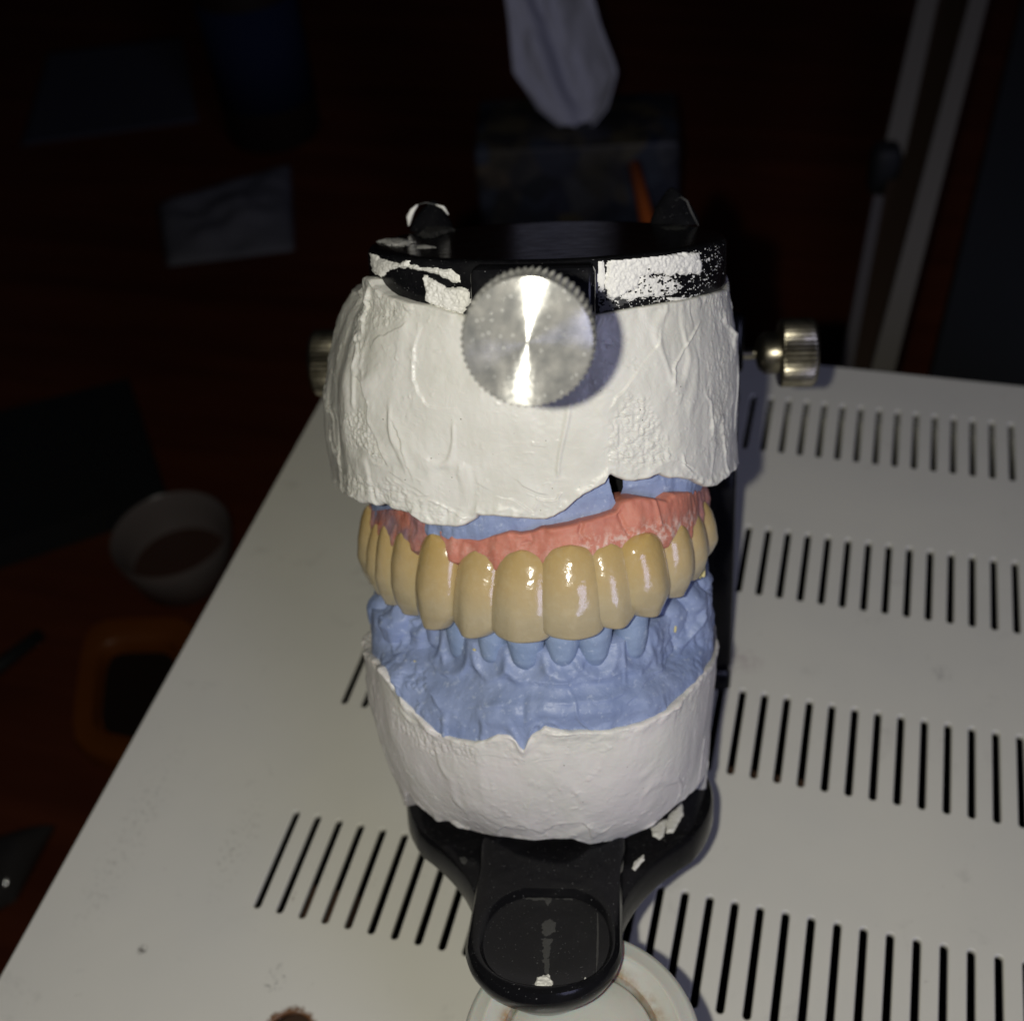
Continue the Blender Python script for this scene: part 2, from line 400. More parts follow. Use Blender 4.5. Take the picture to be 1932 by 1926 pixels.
M_DRK = newmat('dark_brown_plastic', (.012, .007, .005), .7, .15)
M_BWL = newmat('frosted_clear_plastic', (.20, .17, .165), .3, .5, Transmission_Weight=.3)
M_BLB = newmat('blue_label', (.008, .012, .03), .9, .05)
M_OLV = newmat('dull_olive_plastic', (.03, .03, .015), .5, .3)
M_BGE = newmat('beige_painted_metal', (.20, .185, .155), .6, .3)
M_BRN = newmat('brown_painted_metal', (.055, .035, .025), .6, .3)
M_GLS = newmat('shiny_clear_wrap', (.07, .065, .065), .08, .6, Transmission_Weight=.5)
m = M_BOX = newmat('printed_carton', (.06, .05, .05), .5, .3); v = coord(m)
vo = N(m, 'ShaderNodeTexVoronoi'); vo.inputs['Scale'].default_value = .075; lk(m, v, vo.inputs['Vector'])
sepc = N(m, 'ShaderNodeSeparateColor'); lk(m, vo.outputs['Color'], sepc.inputs[0])
lk(m, mix(m, ramp(m, nz(m, v, .06, 4), [(.45, 0), (.6, .8)]), ramp(m, sepc.outputs[0], [(.0, (.012, .016, .03)), (.3, (.05, .042, .024)), (.55, (.008, .01, .014)), (.8, (.028, .034, .045)), (1., (.06, .045, .025))]), (.008, .008, .010)), pb(m).inputs['Base Color'])

# ================================================================== the setting: table and wall
ZT = -150.
o = mesh('table', *box((150, 500, ZT-15), (2600, 2200, 30)), M_TBL, smooth_=False)
tag(o, 'dark reddish brown varnished table top under and behind the white vented case', 'table')
o = mesh('wall', *box((150, 1640, 500), (3600, 40, 2600)), M_WAL, smooth_=False); tag(o, kind='structure')

# ================================================================== vented metal case
case = thing('vented_case', (P*20, P*5, ZT), 'white painted metal equipment case whose flat top is pierced by rows of long vent slots', 'equipment case')
X0, X1, Y0, Y1 = P*-9.05, P*52, P*-24, P*34.4
cu = bpy.data.curves.new('panel_outline', 'CURVE'); cu.dimensions = '2D'; cu.fill_mode = 'BOTH'; cu.extrude = .5*K; cu.bevel_depth = .22*K; cu.bevel_resolution = 1; cu.offset = 0
base = BASE[case.name][1]
def addspline(pts):
    s = cu.splines.new('POLY'); s.points.add(len(pts)-1); s.use_cyclic_u = True
    for q, (x, y) in zip(s.points, pts): q.co = ((x-base[0])*K, (y-base[1])*K, 0, 1)
def rrect(x0, x1, y0, y1, r, n=5):
    out = []
    for cx_, cy_, a0 in ((x1-r, y1-r, 0), (x0+r, y1-r, 90), (x0+r, y0+r, 180), (x1-r, y0+r, 270)):
        for k in range(n+1): a = math.radians(a0+90*k/n); out.append((cx_+r*math.cos(a), cy_+r*math.sin(a)))
    return out
def slot(x, y0, y1, r, n=8):
    return [(x+r*math.cos(a), y1-r+r*math.sin(a)) for a in np.linspace(0, math.pi, n)] + [(x+r*math.cos(a), y0+r+r*math.sin(a)) for a in np.linspace(math.pi, 2*math.pi, n)]
addspline(rrect(X0+.3, X1, Y0, Y1-.3, 1.5))
for row in range(-2, 4):
    for k in range(0, 46):
        yt = P*10.373*row; 
        if yt-P*4.71 < Y0+4: continue
        if row == -1 and P*k < 8*P: continue
        addspline(slot(P*k, yt-P*4.71, yt, .74+.17))
addspline([(hc[0]+4.3*math.cos(a), hc[1]+4.3*math.sin(a)) for a in np.linspace(0, 2*math.pi, 40, endpoint=False)])
tmp = bpy.data.objects.new('tmp', cu); COL.objects.link(tmp)
dg = bpy.context.evaluated_depsgraph_get(); me = bpy.data.meshes.new_from_object(tmp.evaluated_get(dg)); me.name = 'vented_top'
bpy.data.objects.remove(tmp)
zz = np.zeros(len(me.vertices)*3, np.float32); me.vertices.foreach_get('co', zz); zz = zz.reshape(-1, 3); zz[:, 2] += (-.72-ZT)*K
me.vertices.foreach_set('co', zz.reshape(-1)); me.materials.clear()
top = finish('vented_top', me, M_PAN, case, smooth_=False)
Zc = (ZT-1.7)/2-.0
wl = []
for c_, s_ in (((X0+.9, (Y0+Y1)/2, Zc), (1.2, Y1-Y0-3, -ZT-1.8)), ((X1-.9, (Y0+Y1)/2, Zc), (1.2, Y1-Y0-3, -ZT-1.8)),
               (((X0+X1)/2, Y1-.9, Zc), (X1-X0-5, 1.2, -ZT-1.8)), (((X0+X1)/2, Y0+.9, Zc), (X1-X0-5, 1.2, -ZT-1.8))):
    wl.append(box(c_, s_))
joined('side_panel', wl, M_PAN, case, smooth_=False)
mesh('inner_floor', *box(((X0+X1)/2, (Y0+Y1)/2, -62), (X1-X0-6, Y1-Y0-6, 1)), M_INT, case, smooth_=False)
joined('inner_strut', [box((P*30, P*33.2, -9), (P*42, 9, 1.5))], M_BAR, case, smooth_=False)
for b_ in (((P*19.4, P*6.6, -9), (P*4.6, 6, 1.5)), ((P*2.2, P*-3.6, -8), (P*2.6, 10, 1.5)), ((hc[0], hc[1]+1, -11), (14, 13, 1.2))): mesh('inner_board', *box(*b_), M_RST, case, smooth_=False)

# ================================================================== milky plastic jar under the front of the articulator
jc = (67.9, -46.3)
jar = thing('plastic_jar', (jc[0], jc[1], 0), 'round milky white plastic jar with grimy recessed top, propping up the black front tongue', 'jar')
prof = [(.01, 0), (13.8, 0), (14.6, .6), (14.9, 5), (15.2, 34), (15.2, 35.5), (15.9, 36), (15.9, 41.6), (15.6, 42.3), (15.0, 42.7), (13.75, 42.75), (13.55, 42.95), (13.25, 42.95), (13.05, 42.7), (12.0, 42.5),
        (10.7, 42.2), (10.35, 41.2), (10.25, 40.5), (10.1, 40.5), (9.95, 41.6), (9.6, 41.9), (6, 41.9), (.01, 41.8)]
V_, F_ = lathe(prof, 96, (jc[0], jc[1], 0))
jo = mesh('body', V_, F_, M_CUP, jar, sharp=50)
rr = np.hypot(V_[:, 0]-jc[0], V_[:, 1]-jc[1]); gr = np.exp(-((rr-10.9)/.9)**2)*(V_[:, 2] > 38)
at = jo.data.attributes.new('grime', 'FLOAT', 'POINT'); at.data.foreach_set('value', gr.astype(np.float32))

# ================================================================== articulator
art = thing('articulator', (0, 45, -6), 'black enamelled dental articulator with round plates, rear posts and knurled metal thumb screws', 'articulator', local=True)
# ---- lower frame: round flange flaring into a long tongue with a recessed pad
R0 = 26.
half = [(90, 26.2), (60, 26.2), (30, 26.2), (10, 26.1), (-5, 26.0), (-20, 26.0), (-32, 26.4), (-42, 27.6), (-50, 30.5)]
ol = [(R0*math.cos(math.radians(a)), R0*math.sin(math.radians(a))) for a in np.linspace(90, -33, 26)]
# fillet from disc to tongue
def bez(p0, p1, p2, n): return [tuple((1-t)**2*np.array(p0)+2*t*(1-t)*np.array(p1)+t*t*np.array(p2)) for t in np.linspace(0, 1, n)]
ol += bez(ol[-1], (13.2, -22.6), (10.9, -32), 9)[1:]
ol += bez((10.9, -32), (10.0, -35), (9.6, -38), 6)[1:]
ol += [(9.6*math.cos(a), -38+(-9.0)*math.sin(a)) for a in np.linspace(0, math.pi/2, 12)][1:]
ol = np.array(ol); full = np.concatenate([ol, (ol*[-1, 1])[::-1][1:-1]])[::-1]
def inset(poly, d):
    a = np.roll(poly, 1, 0); b = np.roll(poly, -1, 0); t = b-a; t /= np.linalg.norm(t, axis=1)[:, None]+1e-9
    return poly+np.stack([-t[:, 1], t[:, 0]], 1)*d
sgn = 1 if np.sum(full[:, 0]*np.roll(full[:, 1], -1)-np.roll(full[:, 0], -1)*full[:, 1]) > 0 else -1
def at_z(poly, z): return np.concatenate([poly, np.full((len(poly), 1), float(z))], 1)
fl_loops = [at_z(inset(full, sgn*1.2), -7.5), at_z(inset(full, sgn*.3), -7.1), at_z(full, -6.2), at_z(full, -3.2), at_z(inset(full, sgn*.35), -2.4), at_z(inset(full, sgn*1.3), -2.0)]
# raised tongue block
tg_ = [(-11.2, -22)] + [(-10.6, y) for y in np.linspace(-28, -44, 8)] + [(10.6*math.cos(a), -44.6+(-10.2)*math.sin(a)) for a in np.linspace(math.pi, 0, 28)] + [(10.6, y) for y in np.linspace(-44, -28, 8)] + [(11.2, -22), (11, -12), (-11, -12)]
tg_ = np.array(tg_); s2 = 1 if np.sum(tg_[:, 0]*np.roll(tg_[:, 1], -1)-np.roll(tg_[:, 0], -1)*tg_[:, 1]) > 0 else -1
ncount = len(tg_)
cen = np.array([.3, -43.3]); rec = []
for q in tg_:
    a = math.atan2(q[1]-cen[1], q[0]-cen[0]); c_, s_ = math.cos(a), math.sin(a)
    rx, ry = 8.9, (9.7 if s_ < 0 else 10.6); r_ = 1/((abs(c_)/rx)**2.3+(abs(s_)/ry)**2.3)**(1/2.3)
    rec.append((cen[0]+r_*c_, cen[1]+r_*s_))
rec = np.array(rec)
tl = [at_z(inset(tg_, s2*5.0), -6.4), at_z(inset(tg_, s2*3.2), -4.6), at_z(inset(tg_, s2*1.2), -2.6), at_z(inset(tg_, s2*.25), -.9), at_z(tg_, .3), at_z(inset(tg_, s2*.35), 1.1), at_z(inset(tg_, s2*1.0), 1.4)]
tl += [at_z(rec+(rec-cen)*.05, 1.45), at_z(rec+(rec-cen)*.012, 1.3), at_z(cen+(rec-cen)*.97, .6), at_z(cen+(rec-cen)*.93, .35), at_z(cen+(rec-cen)*.5, .3), at_z(cen+(rec-cen)*.02, .3)]
arm = loft([at_z(np.array([(-26, 15), (26, 15), (31, 47), (-31, 47)]), z) for z in (-7, -2.3)])
lower = joined('lower_frame', [loft(fl_loops), loft(tl), rbox((0, 33, -4.5), (50, 36, 5), 1.2), rbox((0, 50, -5.6), (66, 9, 6.6), 1.2)], M_BLK, art, sharp=40)
# ---- rear posts and hinge
for s_ in (-1, 1):
    mesh('post', *rbox((s_*30.2, 50.4, 28), (5.8, 8, 61.5), 1.0), M_BLK, art, sharp=40)
    joined('hinge_bracket', [rbox((s_*32.2, 50, 64.5), (3, 9, 11), .9)], M_BLK, art, sharp=40)
# ---- upper frame
def disc(z0, z1, r):
    return lathe([(.01, z0), (r-1, z0), (r-.25, z0+.25), (r, z0+.8), (r, z1-.9), (r-.3, z1-.3), (r-.9, z1), (r-3, z1-.02), (.01, z1-.1)], 128)
boss = rbox((-.2, -24.2, H-4.1), (15.6, 9.4, 7.6), .9)
upper = joined('upper_frame', [disc(H-7, H, R0), boss, rbox((0, 38, H-6), (22, 34, 5), 1.2), rbox((0, 51, 70), (56, 8, 30), 1.2)], M_BL2, art, sharp=40)
# lugs: curved horns standing at the back rim of the plate
def horn(x, lean, h, wd_):
    G = []
    for i, t in enumerate(np.linspace(0, 1, 12)):
        z = H-.3+h*t; sc2 = (1-t**1.6)*.9+.1 if t < 1 else .05
        a = np.linspace(0, 2*np.pi, 20, endpoint=False)
        G.append(np.stack([x+lean*t*t+wd_*sc2*np.cos(a), 19.+2.2*t+2.4*sc2*np.sin(a), np.full(20, z)], 1))
    return loft(G)
hl = mesh('lug', *horn(-19.7, .2, 4.6, 3.6), M_BLK, art, sharp=60)
hr = mesh('lug', *horn(19.4, -.4, 5.6, 3.9), M_BLK, art, sharp=60)
# ---- screws
def knurled(r, h0, h1, axis, origin, n, mat, name, parent, face_r=None):
    def rm(a, k):
        f = np.abs(((a*n/(2*np.pi)) % 1)-.5)*2
        return 1-(.045*f if 2 <= k <= 5 else 0)
    e = .45
    pr = [(.01, h0), (r*.93, h0), (r*.985, h0+.25), (r, h0+e), (r, h1-e), (r*.985, h1-.25), (r*.945, h1), (r*.6, h1+.02), (.01, h1+.03)]
    return mesh(name, *lathe(pr, n*4, origin, axis, rm), mat, parent, sharp=50)
zk = H-3.05
fs = thing  # (name kept short below)
ks = mesh('thumb_screw', *lathe([(.01, -58), (1.6, -58), (1.6, -26), (.01, -26)], 24, (.3, 0, zk), 'y'), M_NKL, art, sharp=50)
# head axis follows the screw but the cast of its face is a hair off square
kn_r = 6.55
def knob_head():
    n = 56; R_, pts = kn_r, []
    V, F = lathe([(.01, 0), (R_*.93, 0), (R_*.985, .25), (R_, .5), (R_, 5.4), (R_*.985, 5.7), (R_*.95, 5.95), (R_*.93, 6.0), (R_*.6, 6.06), (.01, 6.12)], n*4, (0, 0, 0), 'z',
                 lambda a, k: 1-(.045*np.abs(((a*n/(2*np.pi)) % 1)-.5)*2 if 2 <= k <= 5 else 0*a))
    return V, F
KV, KF = knob_head()
kc = np.array([1.75, -65.75, 87.0])
KV2 = np.stack([KV[:, 0], -KV[:, 2]+6.0, KV[:, 1]], 1)+np.array([kc[0], kc[1], kc[2]])
me = bpy.data.meshes.new('knurled_head'); me.from_pydata([tuple(v_) for v_ in (KV2-kc)*K], [], [q[::-1] for q in KF])
bm = bmesh.new(); bm.from_mesh(me); bmesh.ops.recalc_face_normals(bm, faces=bm.faces)
for e_ in bm.edges:
    if len(e_.link_faces) == 2 and e_.calc_face_angle(0) > math.radians(28): e_.smooth = False
bm.to_mesh(me); bm.free()
kh = finish('knurled_head', me, M_KNB, ks); kh.location = Vector(kc-base_of(art))*K
tag(kh, 'large bright steel screw head facing the viewer')
def side_screw(s_, x_in, x_hub, x0, x1, zc, yc=50):
    sh = mesh('thumb_screw', *lathe([(.01, s_*x_in), (1.15, s_*x_in), (1.15, s_*x_hub), (3.0, s_*(x_hub+.6)), (4.0, s_*(x_hub+1.8)), (4.0, s_*x0), (.01, s_*x0)][::s_], 28, (0, yc, zc), 'x'), M_NKL, art, sharp=40)
    n = 44; R_ = 6.45
    pr = [(.01, s_*(x0-.05)), (R_*.93, s_*(x0)), (R_*.985, s_*(x0+.3)), (R_, s_*(x0+.7)), (R_, s_*(x1-.9)), (R_*.985, s_*(x1-.5)), (R_*.90, s_*x1), (.01, s_*(x1+.1))][::s_]
    hd = mesh('knurled_head', *lathe(pr, n*4, (0, yc, zc), 'x', lambda a, k: 1-(.042*np.abs(((a*n/(2*np.pi)) % 1)-.5)*2 if 2 <= k <= 5 else 0*a)), M_NKL, sh, sharp=50)
    return sh
side_screw(1, 30, 36.2, 40.6, 47.4, 61.9); side_screw(-1, 30, 36.5, 42.0, 49.0, 61.3)

# ---- dried plaster on the black frames: real crusts laid on the metal, plus one modelled highlight line
def crust(name, surf, poly, parent, thick=.35, mat=None, step=1.6, rag=6., seed=0, holes=0., nscale=1.2):
    """surf: 'wall' (plate rim), ('z', h) flat face; poly: outline in photo units, roughened"""
    poly = np.array(poly, float); u0, v0 = poly.min(0)-rag; u1, v1 = poly.max(0)+rag
    us = np.arange(u0, u1+step, step); vs = np.arange(v0, v1+step, step)
    U, Vv = np.meshgrid(us, vs)
    if surf == 'wall': f = lambda q: np.hypot(q[..., 0], q[..., 1])-R0
    elif surf == 'boss': f = lambda q: -q[..., 1]-29
    else: f = lambda q: q[..., 2]-surf[1]
    G, ok = hit(U, Vv, f, 100, 230, 400)
    n1 = noise(G, 1.1, seed)*rag*.6+noise(G, 3.1, seed+5)*rag*.4
    d, _, _ = segdist(U, Vv, [tuple(x) for x in poly]+[tuple(poly[0])])
    d = np.where(inpoly(U, Vv, poly), d, -d)+n1
    if holes: d = np.where(noise(G*[1, 1, 2.2], nscale, seed+9)*.6+noise(G, nscale*2.6, seed+8)*.4 > 1-holes*1.4, -5, d)
    hgt = smooth(-1.5, 5, d)*thick*(1+.35*fbm(G, 1.3, 3, seed+2)+.25*noise(G, 3.5, seed+3))
    if surf == 'wall': nn = np.stack([G[..., 0], G[..., 1], 0*G[..., 0]], -1)/R0
    elif surf == 'boss': nn = np.array([0, -1., 0])+0*G
    else: nn = np.array([0, 0, 1.])+0*G
    G2 = G+nn*(hgt-.02)[..., None]
    ins = d > -1.2
    keep = (ins[:-1, :-1] & ins[1:, :-1] & ins[:-1, 1:] & ins[1:, 1:])
    if surf == 'wall': 
        okz = (G[..., 2] > H-6.9) & (G[..., 2] < H-.2); keep &= okz[:-1, :-1] & okz[1:, 1:] & okz[1:, :-1] & okz[:-1, 1:]
    if keep.sum() < 4: return None
    return grid(name, G2, mat or M_RES, parent, keep=keep)
z8 = lambda pts: zoomed(pts, 1100, 550, 1.68)
crust('plaster_crust', 'wall', z8([(1235, 385), (1260, 358), (1380, 345), (1480, 340), (1560, 352), (1700, 345), (1715, 400), (1700, 455), (1560, 462), (1440, 450), (1400, 470), (1395, 520), (1340, 545), (1290, 575), (1235, 580), (1228, 470)]), upper, .45, seed=1, holes=.12)
crust('plaster_crust', 'wall', z8([(1400, 450), (1560, 470), (1620, 520), (1560, 560), (1440, 575), (1300, 590), (1290, 560), (1390, 530)]), upper, .25, seed=2, holes=.45, rag=4, nscale=2.6, step=1.2)
crust('plaster_crust', 'wall', z8([(1195, 365), (1215, 365), (1228, 470), (1225, 540), (1190, 540), (1190, 450)]), upper, .2, seed=3, rag=3)
crust('plaster_crust', 'wall', z8([(1540, 575), (1640, 575), (1740, 568), (1742, 577), (1640, 587), (1560, 590)]), upper, .3, seed=4, rag=2, step=1.2)
crust('plaster_crust', 'wall', z8([(30, 340), (60, 345), (85, 375), (190, 400), (225, 368), (240, 370), (235, 405), (345, 425), (440, 425), (480, 460), (490, 495), (440, 490), (380, 455), (300, 437), (210, 420), (130, 430), (90, 470), (45, 440)]), upper, .4, seed=5, rag=3, step=1.2)
crust('plaster_crust', 'wall', z8([(305, 460), (370, 490), (430, 520), (500, 520), (545, 545), (540, 600), (500, 655), (430, 640), (360, 620), (320, 590)]), upper, .55, seed=6, rag=4)
crust('plaster_crust', ('z', H), z8([(60, 290), (110, 275), (175, 275), (260, 290), (220, 312), (120, 308)]), upper, .35, seed=7, rag=3, step=1.)
crust('plaster_crust', ('z', H), z8([(265, 312), (310, 306), (365, 316), (330, 324), (270, 322)]), upper, .25, seed=8, rag=2, step=1.)
for nm_, pts_, rr_, mm_, lg_ in (('plaster_glint_edge', [(771, 421), (772, 405), (778, 392), (788, 381)], [.15, .5, .42, .12], M_RES, hl), ('plaster_glint_edge', [(822, 381), (836, 386), (846, 400)], [.1, .26, .1], M_RES, hl),
                            ('plaster_glint_edge', [(788, 381), (804, 377), (822, 381)], [.1, .12, .1], M_RESG, hl), ('plaster_glint_edge', [(1284, 366), (1296, 374), (1305, 396), (1318, 421)], [.1, .16, .16, .1], M_RESG, hr)):  # last tube is a highlight line on the right lug, not plaster
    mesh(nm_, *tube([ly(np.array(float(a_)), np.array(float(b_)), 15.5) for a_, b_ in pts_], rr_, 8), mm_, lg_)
crust('plaster_film', ('z', H), [(788, 440), (806, 424), (826, 415), (845, 426), (866, 429), (840, 436), (812, 446)], upper, .5, mat=M_RESG, seed=31, rag=3, step=.8)
crust('plaster_film', ('z', H), [(1245, 424), (1275, 419), (1300, 423), (1290, 428), (1260, 429)], upper, .2, mat=M_RESG, seed=32, rag=3, step=.8)
crust('plaster_crust', 'wall', z8([(1240, 350), (1480, 335), (1820, 290), (1830, 470), (1700, 560), (1500, 600), (1250, 640)]), upper, .16, seed=33, holes=.80, rag=4, nscale=3.2, step=1.2)
crust('plaster_film', 'wall', z8([(1190, 500), (1240, 470), (1260, 560), (1380, 590), (1200, 650)]), upper, .12, mat=M_RESG, seed=34, holes=.5, rag=5, nscale=2.2, step=1.2)
zt = lambda pts: zoomed(pts, 1000, 2100, 1.38)
crust('plaster_crust', ('z', -2.0), zt([(1330, 535), (1400, 520), (1390, 590), (1370, 605), (1345, 590)]), lower, .25, seed=11, rag=2, step=1.)
crust('plaster_crust', ('z', -2.0), zt([(1415, 500), (1465, 445), (1470, 500), (1430, 575), (1400, 580), (1400, 530)]), lower, .25, seed=12, rag=2, step=1.)
crust('plaster_crust', ('z', -2.0), zt([(1265, 700), (1305, 668), (1308, 690), (1270, 735), (1258, 725)]), lower, .2, seed=13, rag=1.5, step=.8)
crust('plaster_crust', ('z', -2.0), zt([(538, 680), (560, 676), (572, 695), (560, 706), (545, 700)]), lower, .15, mat=M_RESG, seed=14, rag=1.5, step=.8)
crust('plaster_crust', ('z', .33), zt([(860, 1180), (905, 1172), (928, 1200), (918, 1238), (850, 1228)]), lower, .35, seed=15, rag=3, step=1.)
crust('plaster_film', ('z', .33), zt([(880, 950), (905, 938), (935, 955), (932, 985), (905, 1005), (880, 990)]), lower, .08, mat=M_RESG, seed=16, rag=6, step=.6)
crust('plaster_film', ('z', .33), zt([(880, 1022), (920, 1020), (915, 1060), (905, 1110), (890, 1110), (892, 1060)]), lower, .08, mat=M_RESG, seed=17, rag=6, step=.6)
crust('plaster_film', ('z', .33), zt([(895, 1105), (910, 1105), (908, 1180), (898, 1180)]), lower, .1, mat=M_RESG, seed=18, rag=3, step=.5)
crust('plaster_film', ('z', .33), zt([(780, 845), (905, 838), (1040, 848), (1050, 862), (925, 858), (905, 885), (890, 862), (790, 858)]), lower, .1, mat=M_RESG, seed=19, rag=3, step=1., holes=.25)
crust('plaster_film', ('z', .33), zt([(1100, 885), (1117, 900), (1120, 1000), (1118, 1100), (1110, 1170), (1104, 1170), (1110, 1000), (1108, 905)]), lower, .1, mat=M_RESG, seed=20, rag=.6, step=.7)
crust('plaster_crust', ('z', .33), zt([(1040, 1215), (1060, 1180), (1085, 1195), (1110, 1180), (1075, 1215)]), lower, .15, seed=21, rag=2, step=.8, holes=.2)

# ================================================================== casts
def section(ctrl, n=1):
    """polar radius as a function of theta (0 = front, + = right) from (x, y) control points about the centre (-1, 0)"""
    c = np.array(ctrl, float)-[-1, 0]; th_ = np.arctan2(c[:, 0], -c[:, 1]); r_ = np.hypot(c[:, 0], c[:, 1]); o_ = np.argsort(th_)
    th_, r_ = th_[o_], r_[o_]; xs = np.linspace(-np.pi, np.pi, 1441)
    rr_ = np.interp(xs, th_, r_, period=2*np.pi)
    kk = np.exp(-(np.arange(-60, 61)/(22.*n))**2); kk /= kk.sum()
    rr_ = np.convolve(np.concatenate([rr_[-61:-1], rr_, rr_[1:61]]), kk, 'valid')
    return lambda t: np.interp(t, xs, rr_)
def polar(x, y): return np.arctan2(x+1, -y), np.hypot(x+1, y)
def xyz(th_, r, z): return np.stack([-1+r*np.sin(th_), -r*np.cos(th_), z], -1)

# ---------- white mount of the upper cast
sec_u = section([(-30, 22), (-34, 12), (-34.6, 0), (-32.8, -5.2), (-30.8, -10.5), (-28.6, -15.9), (-24.5, -20), (-18, -23.6), (-10, -26), (0, -26.8), (10, -25.8), (18, -22), (24, -15), (27.6, -6), (28.2, 3), (28, 12), (24, 22), (12, 27), (0, 28), (-15, 28)], .22)
silL = ly(np.array([668, 650, 632, 618, 613, 616, 622, 632, 640]), np.array([545, 572, 620, 680, 740, 800, 850, 895, 930]), 0.)
silR = ly(np.array([1372, 1378, 1385, 1387, 1387, 1388, 1389, 1386, 1368]), np.array([545, 590, 640, 680, 740, 800, 850, 880, 915]), 0.)
def interp_z(tab, z): o_ = np.argsort(tab[:, 2]); return np.interp(z, tab[o_, 2], tab[o_, 0])
def r_upper(th_, z):
    l_ = -interp_z(silL, z)/34.7; r_ = interp_z(silR, z)/28.2
    wl_ = smooth(-.15, -1.4, -np.abs(th_)); side = np.where(th_ < 0, l_, r_)
    base_r = sec_u(th_)
    fr = 1-.045*smooth(70, H-6, z)                       # narrower where it meets the plate
    wgt = smooth(.25, 1.3, np.abs(th_))
    return base_r*((1-wgt)*fr+wgt*side)
fu = lambda q: polar(q[..., 0], q[..., 1])[1]-r_upper(polar(q[..., 0], q[..., 1])[0], q[..., 2])
def boundary(pts, f, back):
    """z of a traced edge as a function of theta on the surface f"""
    pts = np.array(pts, float); out = [pts[0]]
    for a, b in zip(pts[:-1], pts[1:]):
        n = max(1, int(np.hypot(*(b-a))/4)); out += [a+(b-a)*k/n for k in range(1, n+1)]
    out = np.array(out); g, ok = hit(out[:, 0], out[:, 1], f); g = g[ok]
    th_ = polar(g[:, 0], g[:, 1])[0]; o_ = np.argsort(th_); th_, zb = th_[o_], g[o_, 2]
    th_ = np.concatenate([[-np.pi, th_[0]-.25], th_, [th_[-1]+.25, np.pi]]); zb = np.concatenate([[back, back if back else zb[0]], zb, [back, back]])
    return lambda t: np.interp(t, th_, zb)
z2 = lambda pts: zoomed(pts, 1000, 1350, 1.4862)
UB = z2([(30, 165), (50, 190), (65, 208), (100, 215), (135, 238), (170, 236), (200, 250), (230, 240), (260, 255), (300, 268), (340, 278), (380, 297), (410, 322), (440, 333), (500, 340), (560, 341), (600, 334), (632, 318), (650, 306), (655, 290), (680, 294), (740, 292), (800, 300), (860, 306), (920, 312), (960, 312), (1000, 300), (1050, 272), (1085, 238), (1105, 218), (1130, 198), (1180, 172), (1230, 146), (1247, 112), (1262, 106), (1290, 122), (1330, 136), (1365, 138), (1400, 130), (1430, 122), (1450, 110), (1480, 104), (1500, 116), (1530, 125), (1570, 122), (1600, 128), (1640, 132), (1670, 152), (1700, 164), (1740, 158), (1765, 132), (1795, 112), (1812, 98)])
zb_u = boundary(UB, fu, 55.)
UT = zoomed([(440, 185), (485, 205), (510, 245), (560, 290), (612, 320), (680, 338), (760, 360), (880, 385), (980, 412), (1120, 452)], 900, 750, 2.2667) + [(1000, 600), (1125, 590), (1240, 572), (1300, 562), (1350, 550), (1372, 543)]
zt_u = boundary(UT, fu, H-6.9)
TH = np.concatenate([np.linspace(-np.pi, -1.9, 40)[:-1], np.linspace(-1.9, 1.9, 640), np.linspace(1.9, np.pi, 40)[1:-1]])
